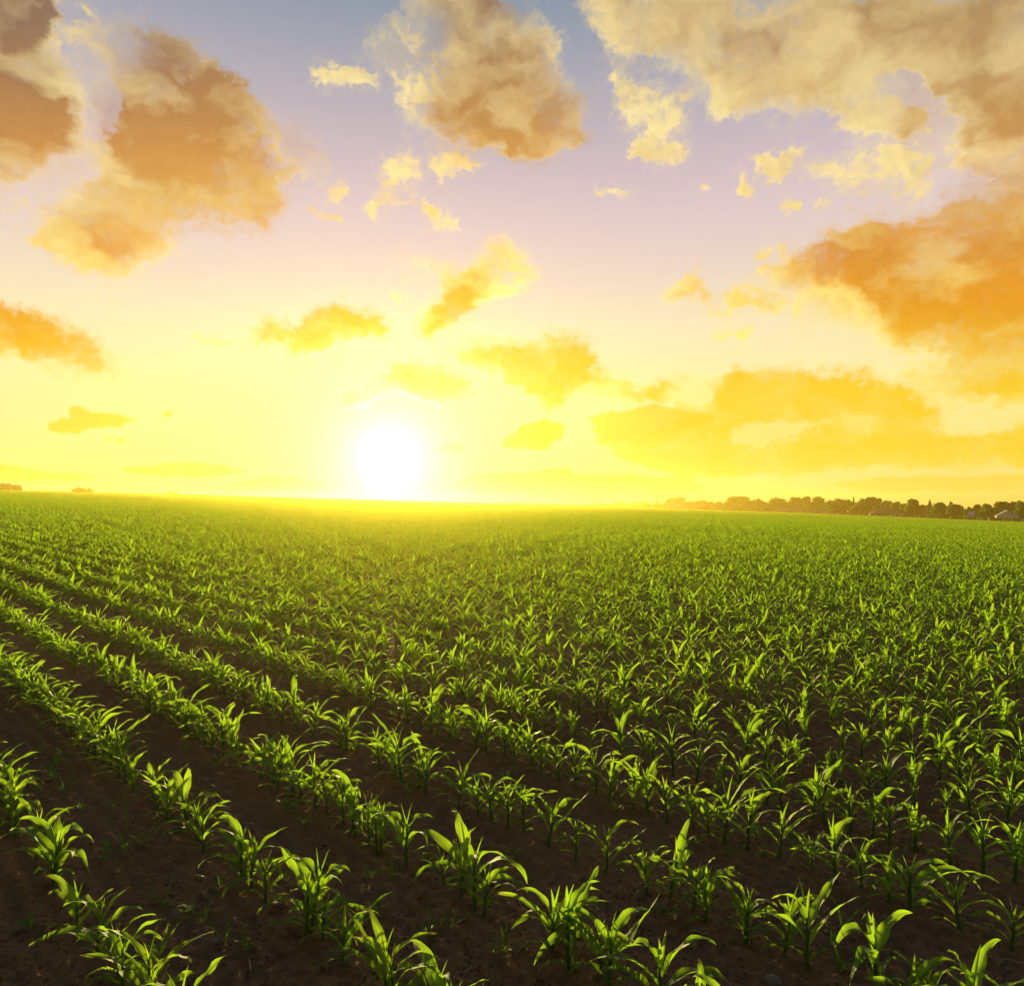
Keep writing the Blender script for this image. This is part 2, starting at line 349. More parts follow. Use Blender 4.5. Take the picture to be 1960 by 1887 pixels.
def tag(o, label=None, cat=None, group=None, kind=None):
    if label: o['label'] = label
    if cat: o['category'] = cat
    if group: o['group'] = group
    if kind: o['kind'] = kind
    return o
def empty(name, loc=(0, 0, 0), rz=0.0, scale=1.0):
    o = bpy.data.objects.new(name, None); COL.objects.link(o)
    o.empty_display_size = .05
    o.location = loc; o.rotation_euler = (0, 0, rz); o.scale = (scale,) * 3 if isinstance(scale, (int, float)) else scale
    return o
def mesh(name, V, F, mats, smooth=False, uv=None, attr=None):
    me = bpy.data.meshes.new(name)
    me.from_pydata([tuple(v) for v in V], [], F)
    for m in (mats if isinstance(mats, (list, tuple)) else [mats]): me.materials.append(m)
    if smooth: me.polygons.foreach_set('use_smooth', [True] * len(F))
    if uv is not None:
        l = me.uv_layers.new(name='UVMap'); vi = np.zeros(len(me.loops), np.int32); me.loops.foreach_get('vertex_index', vi)
        l.data.foreach_set('uv', np.asarray(uv, np.float32)[vi].ravel())
    me.update(); return me
def obj(name, me, parent=None):
    o = bpy.data.objects.new(name, me); COL.objects.link(o)
    if parent is not None: o.parent = parent
    return o
SLOPE = 0.029
def gz(x, y):                                  # the field leans gently down to the right
    x = np.asarray(x, float)
    return -SLOPE * np.where(x > 320, 320 + (x - 320) * .25, np.where(x < -350, -350 + (x + 350) * .05, x))
def at(u, v):                                  # a point noted in the photograph -> the field
    dx, dz = (u - CU) / FU, -(v - CV) / FU
    t = -CAM_H / (dz + SLOPE * dx)
    return dx * t, t
def uv_of(x, y, z):
    return CU + FU * x / y, CV - FU * (z - CAM_H) / y

# ---------------------------------------------------------------- materials
def mat(name):
    m = bpy.data.materials.new(name); m.use_nodes = True
    nt = m.node_tree; nt.nodes.clear()
    return m, nt
def out(nt, s, disp=None):
    o = nt.nodes.new('ShaderNodeOutputMaterial'); nt.links.new(s, o.inputs[0]); return o
def principled(nt, color, rough=.6, spec=.4, normal=None):
    p = nt.nodes.new('ShaderNodeBsdfPrincipled')
    if isinstance(color, (tuple, list)): p.inputs['Base Color'].default_value = (*color[:3], 1)
    else: nt.links.new(color, p.inputs['Base Color'])
    if isinstance(rough, (int, float)): p.inputs['Roughness'].default_value = rough
    else: nt.links.new(rough, p.inputs['Roughness'])
    p.inputs['Specular IOR Level'].default_value = spec
    if normal is not None: nt.links.new(normal, p.inputs['Normal'])
    return p.outputs[0]
def noise(nt, scale, detail=4, rough=.55, coord=None, dim='3D'):
    n = nt.nodes.new('ShaderNodeTexNoise'); n.inputs['Scale'].default_value = scale
    n.inputs['Detail'].default_value = detail; n.inputs['Roughness'].default_value = rough
    if coord is not None: nt.links.new(coord, n.inputs['Vector'])
    return n.outputs['Fac']
def bump(nt, h, strength, dist):
    b = nt.nodes.new('ShaderNodeBump'); b.inputs['Strength'].default_value = strength; b.inputs['Distance'].default_value = dist
    nt.links.new(h, b.inputs['Height']); return b.outputs[0]

def leaf_material(name, front, trans, tint, veins=True, mixf=.52, rough=.56):
    m, nt = mat(name)
    rnd = nt.nodes.new('ShaderNodeObjectInfo').outputs['Random']
    tc = nt.nodes.new('ShaderNodeTexCoord')
    n1 = noise(nt, 9.0, 3, .5, tc.outputs['Object'])
    k = math_node(nt, 'ADD', math_node(nt, 'MULTIPLY', rnd, .5), math_node(nt, 'MULTIPLY', n1, .5))
    f = mixc(nt, k, front, tint[0]); t = mixc(nt, k, trans, tint[1])
    nrm = None
    if veins:
        sp = nt.nodes.new('ShaderNodeSeparateXYZ'); nt.links.new(tc.outputs['UV'], sp.inputs[0])
        c = math_node(nt, 'ABSOLUTE', math_node(nt, 'SUBTRACT', sp.outputs[0], .5))
        rib = maprange(nt, c, .03, .085, 1.0, 0.0, True)
        par = math_node(nt, 'SINE', math_node(nt, 'MULTIPLY', sp.outputs[0], 105.0))
        f = mixc(nt, math_node(nt, 'MULTIPLY', rib, .75), f, (.20, .28, .09))
        t = mixc(nt, math_node(nt, 'MULTIPLY', rib, .6), t, (.48, .56, .14))
        t = mixc(nt, math_node(nt, 'MULTIPLY', maprange(nt, par, -1, 1, 0, 1), .22), t, tuple(x * .55 for x in trans))
        nrm = bump(nt, math_node(nt, 'ADD', math_node(nt, 'MULTIPLY', par, .5), math_node(nt, 'MULTIPLY', n1, 1.2)), .25, .002)
    if veins:
        n9 = noise(nt, 30.0, 3, .6, tc.outputs['Object'])
        tip = math_node(nt, 'MULTIPLY', maprange(nt, math_node(nt, 'ADD', sp.outputs[1], math_node(nt, 'MULTIPLY', math_node(nt, 'ADD', n9, rnd), .12)), 1.0, 1.12, 0, 1, True), .8)
        f = mixc(nt, tip, f, (.20, .14, .06)); t = mixc(nt, tip, t, (.26, .17, .05))
    p = principled(nt, f, rough, .20, nrm)
    tr = nt.nodes.new('ShaderNodeBsdfTranslucent'); nt.links.new(t, tr.inputs[0])
    mx = nt.nodes.new('ShaderNodeMixShader'); mx.inputs[0].default_value = mixf
    nt.links.new(p, mx.inputs[1]); nt.links.new(tr.outputs[0], mx.inputs[2])
    out(nt, mx.outputs[0]); return m
M = {}
M['leaf'] = leaf_material('corn_leaf', (.045, .12, .012), LEAF_T, ((.085, .15, .018), LEAF_T2))
M['crop'] = leaf_material('corn_crop_leaf', (.045, .12, .012), LEAF_T, ((.075, .15, .015), LEAF_T2), veins=False)
M['stalk'] = leaf_material('corn_stalk', (.07, .15, .025), (.22, .36, .04), ((.10, .17, .03), (.28, .38, .05)), veins=False, mixf=.25, rough=.4)
M['weed'] = leaf_material('weed_leaf', (.06, .14, .02), (.30, .55, .03), ((.05, .10, .02), (.18, .30, .03)), veins=False)

def soil_material():
    m, nt = mat('soil')
    P = nt.nodes.new('ShaderNodeNewGeometry').outputs['Position']
    n0 = noise(nt, .9, 4, .6, P); n1 = noise(nt, 16, 6, .65, P); n2 = noise(nt, 90, 5, .7, P); n3 = noise(nt, 320, 3, .7, P)
    vo = nt.nodes.new('ShaderNodeTexVoronoi'); vo.inputs['Scale'].default_value = 46; nt.links.new(P, vo.inputs['Vector'])
    vo2 = nt.nodes.new('ShaderNodeTexVoronoi'); vo2.inputs['Scale'].default_value = 130; nt.links.new(P, vo2.inputs['Vector'])
    c = mixc(nt, n1, (.170, .086, .034), (.340, .182, .073))
    c = mixc(nt, maprange(nt, n0, .35, .7, 0, .55), c, (.180, .099, .045))
    c = mixc(nt, maprange(nt, n2, .58, .75, 0, .5), c, (.24, .145, .075))
    # beyond the field: rough grass
    sp = nt.nodes.new('ShaderNodeSeparateXYZ'); nt.links.new(P, sp.inputs[0])
    h = math_node(nt, 'ADD', math_node(nt, 'MULTIPLY', n1, .8), math_node(nt, 'MULTIPLY', n2, .55))
    h = math_node(nt, 'ADD', h, math_node(nt, 'MULTIPLY', n3, .25))
    h = math_node(nt, 'SUBTRACT', h, math_node(nt, 'MULTIPLY', vo.outputs['Distance'], .55))
    h = math_node(nt, 'SUBTRACT', h, math_node(nt, 'MULTIPLY', vo2.outputs['Distance'], .30))
    out(nt, principled(nt, c, .92, .06, bump(nt, h, .95, .014)))
    return m
M['soil'] = soil_material()
def plain(name, a, b, scale, rough=.8, spec=.25, bs=.3, bd=.02, detail=5):
    m, nt = mat(name); P = nt.nodes.new('ShaderNodeTexCoord').outputs['Object']
    n = noise(nt, scale, detail, .6, P)
    out(nt, principled(nt, mixc(nt, n, a, b), rough, spec, bump(nt, n, bs, bd))); return m
M['clod'] = plain('soil_clod', (.15, .082, .038), (.30, .17, .08), 40, .95, .1, .8, .01)
M['stone'] = plain('stone', (.12, .08, .05), (.26, .195, .135), 45, .8, .3, .5, .005)
M['straw'] = plain('straw', (.30, .22, .11), (.48, .38, .22), 30, .7, .3, .4, .002)
M['grass'] = plain('grass', (.040, .070, .014), (.075, .10, .025), 2, .9, .1)
M['cereal'] = leaf_material('cereal', (.028, .040, .012), (.12, .16, .04), ((.045, .06, .018), (.24, .26, .08)), veins=False, mixf=.10, rough=.7)  # backlit shade of the strip put into the colour: darker, barely translucent blades

# ---------------------------------------------------------------- ground: one sheet
def axis(dense0, dense1, step, lo, hi, k=1.16):
    a = list(np.arange(dense0, dense1 + step / 2, step)); s = step; x = a[-1]
    while x < hi: s *= k; x += s; a.append(min(x, hi))
    s = step; x = a[0]; b = []
    while x > lo: s *= k; x -= s; b.append(max(x, lo))
    return np.array(b[::-1] + a)
gx_ = axis(-5.2, 5.6, .0145, -1000, 1000, 1.14); gy_ = axis(2.4, 7.4, .0145, -90, 1300, 1.14)
GX, GY = np.meshgrid(gx_, gy_)
ROW_A = R(-47.0)
DR = np.array([math.sin(ROW_A), math.cos(ROW_A)]); NR = np.array([math.cos(ROW_A), -math.sin(ROW_A)])
def soil_relief(x, y):
    n = x * NR[0] + y * NR[1]; t = x * DR[0] + y * DR[1]
    near = np.clip((30 - np.hypot(x, y)) / 15, 0, 1)
    h = .030 * fbm(x * .9, y * .9, 301, 3)
    h = h + .012 * np.sin(n * 2 * np.pi / .125 + 3 * fbm(n * .8, t * .5, 310, 2)) * (.5 + .8 * grad_noise(n * 1.5, t * .6, 311))
    cl = fbm(x * 7, y * 7, 305, 5, .58)
    h = h + .013 * cl + .020 * np.clip(fbm(x * 13, y * 13, 307, 3, .6, ridged=True), 0, 1) ** 1.5 + .009 * grad_noise(x * 34, y * 34, 309)
    return h * near
GZ = gz(GX, GY) + soil_relief(GX, GY)
ny_, nx_ = GX.shape
me = bpy.data.meshes.new('soil_ground')
me.vertices.add(nx_ * ny_); me.vertices.foreach_set('co', np.dstack([GX, GY, GZ]).astype(np.float32).ravel())
ii = (np.arange(ny_ - 1)[:, None] * nx_ + np.arange(nx_ - 1)[None, :]).ravel()
quads = np.stack([ii, ii + 1, ii + 1 + nx_, ii + nx_], 1).astype(np.int32)
me.loops.add(quads.size); me.loops.foreach_set('vertex_index', quads.ravel())
me.polygons.add(len(quads)); me.polygons.foreach_set('loop_start', np.arange(0, quads.size, 4, dtype=np.int32))
me.polygons.foreach_set('use_smooth', np.ones(len(quads), bool))
me.materials.append(M['soil']); me.update(calc_edges=True); me.validate()
tag(obj('soil_ground', me), kind='structure')
def ground_at(x, y):
    return float(gz(x, y) + soil_relief(np.array([float(x)]), np.array([float(y)]))[0])

# ---------------------------------------------------------------- corn plants
def leaf_geo(L, W, az, th0, th1, h0, r0, K=14, C=6, fold=.35, wave=0.0, twist=0.0, curl=.0, power=1.6, seed=0):
    """one blade: a channelled strip that rises from the stalk, arches over and ends in a point"""
    rs = np.random.RandomState(seed)
    s = np.linspace(0, 1, K + 1); th = th0 + (th1 - th0) * s ** power
    ph = rs.rand(3) * 6.28; side = np.cumsum(np.full(K + 1, curl / K)) * s
    P = np.zeros((K + 1, 3)); p = np.array([r0, 0, h0])
    dirs = np.stack([np.sin(th) * np.cos(side), np.sin(th) * np.sin(side), np.cos(th)], 1)
    for i in range(1, K + 1): P[i] = P[i - 1] + (dirs[i - 1] + dirs[i]) / 2 * L / K
    P += p
    prof = np.where(s < .38, .34 + .66 * np.sin(np.clip(s / .38, 0, 1) * np.pi / 2), 1.0) * np.clip((1 - s) / .62, 0, 1) ** .72 * np.where(s < .38, 1, 1)
    prof = np.where(s < .38, .34 + .66 * np.sin(s / .38 * np.pi / 2), np.clip((1 - s) / .62, 0, 1) ** .75)
    w = W * prof
    V = []; UV = []; F = []
    for i in range(K + 1):
        d = dirs[i]; b = np.array([-math.sin(side[i]), math.cos(side[i]), 0]); n = np.cross(d, b)
        tw = twist * s[i] ** 1.5
        b2 = b * math.cos(tw) + n * math.sin(tw); n2 = n * math.cos(tw) - b * math.sin(tw)
        fo = fold * (1.9 - 1.5 * s[i] ** .5)
        for j in range(C + 1):
            c = j / C * 2 - 1
            wv = wave * W * math.sin(s[i] * 17 + ph[0] + (1.6 if c > 0 else 0)) * abs(c) ** 2 * min(1, 4 * (1 - s[i]))
            wv += wave * .6 * W * math.sin(s[i] * 8 + ph[1]) * c * abs(c)
            q = P[i] + b2 * (c * w[i] / 2) * math.cos(fo * .55) + n2 * (-abs(c) ** 1.3 * w[i] / 2 * fo * .75 + wv) * -1
            V.append(q); UV.append((j / C, s[i]))
    for i in range(K):
        for j in range(C):
            a = i * (C + 1) + j; F.append((a, a + 1, a + C + 2, a + C + 1))
    V = np.array(V); ca, sa = math.cos(az), math.sin(az)
    V = np.stack([V[:, 0] * ca - V[:, 1] * sa, V[:, 0] * sa + V[:, 1] * ca, V[:, 2]], 1)
    return V, F, UV
def join(parts):
    V = []; F = []; U = []; k = 0
    for v, f, u in parts:
        V.append(v); U += list(u); F += [tuple(i + k for i in q) for q in f]; k += len(v)
    return np.concatenate(V), F, U
def tube_geo(P, rad, sides=7):
    P = np.array(P, float); V = []; F = []; U = []
    for i, p in enumerate(P):
        d = P[min(i + 1, len(P) - 1)] - P[max(i - 1, 0)]; d /= np.linalg.norm(d)
        a = np.cross(d, (0, 1, .01)); a /= np.linalg.norm(a); b = np.cross(d, a)
        for j in range(sides):
            t = 2 * math.pi * j / sides; V.append(p + (a * math.cos(t) + b * math.sin(t)) * rad[i]); U.append((.3, i / len(P)))
    for i in range(len(P) - 1):
        for j in range(sides):
            F.append((i * sides + j, i * sides + (j + 1) % sides, (i + 1) * sides + (j + 1) % sides, (i + 1) * sides + j))
    F.append(tuple((len(P) - 1) * sides + j for j in range(sides)))
    return np.array(V), F, U
def corn_geo(seed, K=14, C=6, lod=0):
    """stalk, leaves and whorl of one knee-high plant; returns geometry and how its longest leaf lies"""
    rs = np.random.RandomState(seed); leaves = []; info = {}
    H = .165 + .065 * rs.rand(); lean = (rs.rand(2) - .5) * .05
    def axis_pt(h): return np.array([lean[0] * h / H, lean[1] * h / H, h])
    n = 6 + (rs.rand() < .75) + (rs.rand() < .3)
    pl = (rs.rand() - .5) * .5; best = 0
    for i in range(n):
        f = i / (n - 1); h = .015 + (H - .02) * f ** 1.1
        az = pl + math.pi * (i % 2) + (rs.rand() - .5) * 1.0
        if f < .3:
            L = .14 + .10 * f / .3 + .05 * rs.rand(); W = .020 + .012 * rs.rand(); t0 = .75 + .3 * rs.rand(); t1 = 2.0 + .7 * rs.rand()
        elif f < .8:
            L = .28 + .14 * rs.rand(); W = .044 + .018 * rs.rand(); t0 = .36 + .40 * rs.rand(); t1 = 1.65 + 1.25 * rs.rand()
            if rs.rand() < .12: t1 = 1.0
        else:
            L = .22 + .15 * rs.rand(); W = .044 + .017 * rs.rand(); t0 = .20 + .36 * rs.rand(); t1 = .7 + 1.9 * rs.rand() ** .8
        v, fc, u = leaf_geo(L, W, az, t0, t1, 0, .004, K, C, .25 + .35 * rs.rand(), .06 + .10 * rs.rand(), (rs.rand() - .5) * 2.0, (rs.rand() - .5) * 1.2, 1.2 + 1.1 * rs.rand(), seed * 31 + i)
        v = v + axis_pt(h); leaves.append((v, fc, u))
        if L > best: best = L; info['az'] = az; info['arch'] = t1
    info['n'] = n; info['top'] = max(v[:, 2].max() for v, _, _ in leaves)
    hs = np.linspace(-.03, H, 6); stalk = tube_geo([axis_pt(h) + np.array([.003 * math.sin(h * 40 + seed), 0, 0]) for h in hs], [.0125, .0115, .0105, .0095, .008, .006], 8 if lod == 0 else 4)
    wl = []
    for k in range(2):
        v, fc, u = leaf_geo(.16 + .08 * rs.rand(), .022 + .008 * rs.rand(), pl + k * 2.8 + rs.rand(), .04 + .1 * rs.rand(), .2 + .25 * rs.rand(), H - .03, .001, max(3, K // 2), max(2, C // 2 * 1), 1.1, 0, 0, 0, 1.5, seed * 7 + k)
        wl.append((v + np.array([lean[0], lean[1], 0]), fc, u))
    return join(leaves), stalk, join(wl), info

# the rows: offsets across, then places along each row noted for the nearest ones
OFFS = [.484, .836, 1.187, 1.545, 1.95]
OFFS = [o * CAM_H for o in OFFS]
while OFFS[-1] < 1000: OFFS.append(OFFS[-1] + .745)
ta = lambda l: [(x * .3417, 1387.7 + y * .3417) for x, y in l]
tb = lambda l: [(669.9 + x * .3417, 1387.7 + y * .3417) for x, y in l]
tc_ = lambda l: [(1292 + x * .3408, 1387.7 + y * .3408) for x, y in l]
NOTED = {
 0: ta([(120,640),(220,760),(290,900),(300,905),(440,1200),(560,1330),(690,1430)]),
 1: ta([(600,300),(650,330),(720,390),(800,430),(870,480),(1000,520),(1060,590),(1130,650),(1240,700),(1400,870),(1440,900),(1520,1010),(1660,1190),(1700,1190),(1780,1230),(1890,1380)]),
 2: tb([(180,700),(200,690),(310,780),(510,900),(600,980),(670,1040),(770,1070),(1100,1285),(1135,1290),(1250,1360),(1390,1430),(1535,1460)]),
 3: tb([(790,550),(865,580),(965,625),(1130,690),(1250,760),(1430,850),(1650,950),(1790,1000),(1890,1060)]) + tc_([(190,1110),(380,1215),(460,1200),(610,1330),(755,1380),(1150,1470),(1350,1475)]),
 4: tc_([(75,600),(190,650),(290,670),(400,715),(570,780),(780,855),(930,910),(1080,970),(1210,1000),(1355,1040),(1610,1160),(1900,1270)]),
}
def in_view(x, y, mu=60, mv=170):
    if y < 1.2: return False
    z = float(gz(x, y)); u, v = uv_of(x, y, z); s = 1330 / y
    return -mu - .25 * s < u < 1960 + mu + .25 * s and v - .5 * s < 1887
NEAR_MAX = 46.0
plants = []            # (row, t, x, y)
for r, off in [(-3, OFFS[0] - 2.24), (-2, OFFS[0] - 1.49), (-1, OFFS[0] - .745)] + list(enumerate(OFFS)):
    if off > 75: break
    rr = random.Random(1000 + r); ts = []
    noted = sorted(float(np.dot(at(*p), DR)) for p in NOTED.get(r, []))
    if noted: ts += noted
    # the row is walked both ways beyond the noted stretch
    lo, hi = (noted[0], noted[-1]) if noted else (0.0, 0.0)
    if not noted: ts.append(rr.uniform(-.1, .1))
    t = hi
    while t < 75: t += .152 + rr.uniform(-.05, .05) + (.16 if rr.random() < .04 else 0); ts.append(t)
    t = lo
    while t > -75: t -= .152 + rr.uniform(-.05, .05) + (.16 if rr.random() < .04 else 0); ts.append(t)
    for t in sorted(ts):
        x, y = off * NR + t * DR + np.array([rr.gauss(0, .016), rr.gauss(0, .016)])
        if y < NEAR_MAX and (in_view(x, y, 700, 0) or (r < 0 and -2.5 < x < 3 and 1.0 < y < 6)): plants.append((r, t, x, y))
plants.sort(key=lambda p: p[3])
own = [p for p in plants if p[0] >= 0 and in_view(p[2], p[3], -20)][:300]
kept = set(own); crowd = [p for p in plants if p not in kept]

NV = 30
VAR = []
for k in range(NV):
    lv, st, wh, info = corn_geo(100 + k)
    VAR.append((mesh('corn_leaves', lv[0], lv[1], M['leaf'], True, lv[2]), mesh('corn_stalk', st[0], st[1], M['stalk'], True, st[2]),
                mesh('corn_whorl', wh[0], wh[1], M['leaf'], True, wh[2]), info))
ONES = 'zeroth first second third fourth fifth sixth seventh eighth ninth tenth eleventh twelfth thirteenth fourteenth fifteenth sixteenth seventeenth eighteenth nineteenth'.split()
TENS = {2: ('twentieth', 'twenty'), 3: ('thirtieth', 'thirty'), 4: ('fortieth', 'forty'), 5: ('fiftieth', 'fifty'), 6: ('sixtieth', 'sixty')}
def nth(n):
    if n < 20: return ONES[n]
    return TENS[n // 10][0] if n % 10 == 0 else TENS[n // 10][1] + '-' + ONES[n % 10]
order = {}
for p in sorted(own, key=lambda p: (p[0], p[1])): order.setdefault(p[0], []).append(p)
SRC = [None] * NV
def copy_tree(o):
    c = o.copy(); COL.objects.link(c)
    for ch in o.children:
        d = ch.copy(); COL.objects.link(d); d.parent = c
    return c
for r in sorted(order):
    for i, (row, t, x, y) in enumerate(order[r]):
        pr = random.Random(int(r * 977 + i * 13 + 5)); k = pr.randrange(NV); info = VAR[k][3]
        rz = pr.choice((0, math.pi)) + pr.gauss(.1, .55); s = pr.uniform(.70, 1.04) * (.72 if pr.random() < .08 else 1)
        if SRC[k] is None:
            o = empty('corn_plant'); obj('leaves', VAR[k][0], o); obj('stalk', VAR[k][1], o); obj('whorl', VAR[k][2], o)
            SRC[k] = o
        else: o = copy_tree(SRC[k])
        o.location = (x, y, ground_at(x, y) + .004); o.rotation_euler = (pr.gauss(0, .05), pr.gauss(0, .05), rz); o.scale = (s, s, s * pr.uniform(.94, 1.08))
        a = info['az'] + rz; size = 'small' if s < .78 else ('tall' if s > .95 else 'knee-high')
        way = 'right' if math.cos(a) > .35 else ('left' if math.cos(a) < -.35 else ('away' if math.sin(a) > 0 else 'forward'))
        tag(o, f'{size} corn plant arching {way}, {nth(i + 1)} from near end of {nth(r + 1)} row from bottom left', 'corn plant', 'young corn plants in the nearest rows')

# ---- the rest of the crop: more than anyone could count, one object scattered with points
def scatter(name, co, rot, scl, idx, sources):
    c = bpy.data.collections.new(name + '_sources')
    for o in sources: c.objects.link(o)
    me = bpy.data.meshes.new(name); n = len(co)
    me.vertices.add(n); me.vertices.foreach_set('co', np.asarray(co, np.float32).ravel())
    me.attributes.new('rot', 'FLOAT_VECTOR', 'POINT').data.foreach_set('vector', np.asarray(rot, np.float32).ravel())
    me.attributes.new('scl', 'FLOAT', 'POINT').data.foreach_set('value', np.asarray(scl, np.float32))
    me.attributes.new('idx', 'INT', 'POINT').data.foreach_set('value', np.asarray(idx, np.int32))
    me.update(); o = obj(name, me)
    ng = bpy.data.node_groups.new(name, 'GeometryNodeTree')
    ng.interface.new_socket('Geometry', in_out='INPUT', socket_type='NodeSocketGeometry'); ng.interface.new_socket('Geometry', in_out='OUTPUT', socket_type='NodeSocketGeometry')
    gi = ng.nodes.new('NodeGroupInput'); go = ng.nodes.new('NodeGroupOutput')
    ip = ng.nodes.new('GeometryNodeInstanceOnPoints'); ci = ng.nodes.new('GeometryNodeCollectionInfo')
    ci.inputs[0].default_value = c; ci.inputs[1].default_value = True; ci.inputs[2].default_value = True
    def na(t, nm):
        a = ng.nodes.new('GeometryNodeInputNamedAttribute'); a.data_type = t; a.inputs[0].default_value = nm; return a.outputs[0]
    e = ng.nodes.new('FunctionNodeEulerToRotation')
    L = ng.links.new
    L(gi.outputs[0], ip.inputs['Points']); L(ci.outputs[0], ip.inputs['Instance']); ip.inputs['Pick Instance'].default_value = True
    L(na('INT', 'idx'), ip.inputs['Instance Index']); L(na('FLOAT_VECTOR', 'rot'), e.inputs[0]); L(e.outputs[0], ip.inputs['Rotation']); L(na('FLOAT', 'scl'), ip.inputs['Scale'])
    L(ip.outputs[0], go.inputs[0])
    o.modifiers.new('scatter', 'NODES').node_group = ng
    return o
src = []
for k in range(12):
    lv, st, wh, _ = corn_geo(300 + k, 8, 4, 1)
    v, f, u = join([lv, st, wh])
    src.append(bpy.data.objects.new('crop_source_%02d' % k, mesh('crop_source', v, f, M['crop'], True, u)))
def patch_geo(rows, length, K, C, seed, fat=1.0):
    rs = np.random.RandomState(seed); parts = []
    pool = [corn_geo(500 + seed * 10 + q, K, C, 1)[0] for q in range(6)]
    n = int(round(length / .15))
    for a in range(rows):
        for b in range(n):
            v, f, u = pool[rs.randint(6)]; an = (0 if rs.rand() < .5 else math.pi) + rs.randn() * .6; s = (.66 + .38 * rs.rand())
            ca, sa = math.cos(an), math.sin(an)
            q = np.stack([(v[:, 0] * ca - v[:, 1] * sa), (v[:, 0] * sa + v[:, 1] * ca), v[:, 2]], 1) * s
            px = (a + .5 - rows / 2) * .745 + rs.randn() * .02; py = (b + .5 - n / 2) * length / n + rs.randn() * .03
            # rows run along DR; the patch is built with y along the row and turned with the instance
            parts.append((q + np.array([px, py, 0]), f, u))
    return join(parts)
for k in range(3):
    v, f, u = patch_geo(4, 3.0, 4, 2, k); src.append(bpy.data.objects.new('crop_source_%02d' % (12 + k), mesh('crop_source', v, f, M['crop'], True, u)))
for k in range(3):
    v, f, u = patch_geo(10, 7.45, 2, 1, 10 + k); src.append(bpy.data.objects.new('crop_source_%02d' % (15 + k), mesh('crop_source', v, f, M['crop'], True, u)))
# field edge on the right and at the back
EDGE = [(190, 258), (206, 410), (223, 570), (154, 760), (60, 860), (-20, 900), (-1000, 930)]
def edge_x(y):
    return np.interp(y, [0, 258, 410, 570, 760, 860, 900, 930], [165, 190, 206, 223, 154, 60, -20, -1000])
def depth_edge(u):                              # depth at which the line of sight at u leaves the field
    k = (u - CU) / FU; ys = np.linspace(60, 940, 1761)
    return float(ys[np.argmax(k * ys > edge_x(ys))]) if (k * ys > edge_x(ys)).any() else 930.0
def height_at(x, y):                            # the stand is a little taller here, thinner there
    return 1.0 + .17 * float(HMAP[int(min(max(y / 2, 0), 479)), int(min(max((x + 800) / 2, 0), 599))])
hx_, hy_ = np.meshgrid(np.arange(600) * 2 - 800.0, np.arange(480) * 2.0)
HMAP = fbm(hx_ * .06, hy_ * .035, 77, 4)
co, rot, scl, idx = [], [], [], []
for (r, t, x, y) in crowd:
    co.append((x, y, float(gz(x, y)) + .004)); rot.append((rng.gauss(0, .05), rng.gauss(0, .05), rng.choice((0, math.pi)) + rng.gauss(.1, .6))); scl.append(rng.uniform(.68, 1.02) * (.75 if rng.random() < .07 else 1) * height_at(x, y)); idx.append(rng.randrange(12))
def lay(rows, length, y0, y1, base, zoff):
    w = rows * .745
    nmax = int(1400 / w)
    for a in range(nmax):
        n0 = OFFS[0] - .3725 + a * w + w / 2
        for b in range(-int(1000 / length), int(1400 / length)):
            x, y = n0 * NR + (b + .5) * length * DR
            if y < y0 - w or y >= y1 or x > edge_x(y) - 2: continue
            if abs(x) > .84 * y + 6: continue
            yield x, y
def turn(): return ROW_A * -1
cells = {}
MID1 = 150.0
for x, y in lay(4, 3.0, NEAR_MAX, MID1, 12, 0):
    if y < NEAR_MAX + .2: continue
    co.append((x, y, float(gz(x, y)))); rot.append((0, math.atan(SLOPE), 0)); scl.append(height_at(x, y)); idx.append(12 + rng.randrange(3))
nmid = len(co)
for x, y in lay(10, 7.45, MID1, 925, 15, 0):
    if y < MID1 + .2: continue
    co.append((x, y, float(gz(x, y)))); rot.append((0, math.atan(SLOPE), 0)); scl.append(rng.uniform(.97, 1.06) * height_at(x, y)); idx.append(15 + rng.randrange(3))
rot = np.array(rot)
big = np.array(idx) >= 12
rot[big, 2] = -ROW_A + np.where(nrg.rand(big.sum()) < .5, 0, math.pi)
rot[big, 1] = SLOPE * np.cos(rot[big, 2]); rot[big, 0] = SLOPE * np.sin(rot[big, 2])
tag(scatter('corn_crop', co, rot, scl, idx, src), 'dense green corn crop filling the field behind the nearest rows', 'corn crop', kind='stuff')
print('instances', len(co), 'own', len(own), 'farthest own', own[-1][3])

# ---------------------------------------------------------------- weeds, stones and straw on the bare soil
def between(x, y):                               # which strip of bare soil a point lies in
    n = x * NR[0] + y * NR[1]
    r = int(np.searchsorted(OFFS, n))
    return r
def place_name(x, y):
    r = between(x, y)
    return 'outside the first row' if r == 0 else f'between the {nth(r)} and {nth(r + 1)} corn rows'
def weed_geo(seed, kind):
    rs = np.random.RandomState(seed); parts = []
    if kind == 'grass':
        for i in range(rs.randint(5, 9)):
            v, f, u = leaf_geo(.06 + .07 * rs.rand(), .006 + .004 * rs.rand(), rs.rand() * 6.28, .3 + .6 * rs.rand(), 1.0 + 1.0 * rs.rand(), 0, .002, 6, 2, .3, 0, .5, .5, 1.5, seed + i)
            parts.append((v + np.array([0, 0, .012 * rs.rand()]), f, u))
    else:
        for i in range(rs.randint(7, 12)):
            v, f, u = leaf_geo(.03 + .03 * rs.rand(), .012 + .008 * rs.rand(), i * 2.4 + rs.rand() * .5, .5 + .7 * rs.rand(), 1.4 + .5 * rs.rand(), 0, .003, 5, 2, .2, .05, .3, .3, 1.2, seed + i)
            parts.append((v + np.array([0, 0, .005 + .035 * rs.rand()]), f, u))
    return join(parts)
WE = []
for k in range(8):
    v, f, u = weed_geo(40 + k, 'grass' if k < 5 else 'broad'); WE.append(mesh('weed', v, f, M['weed'], True, u))
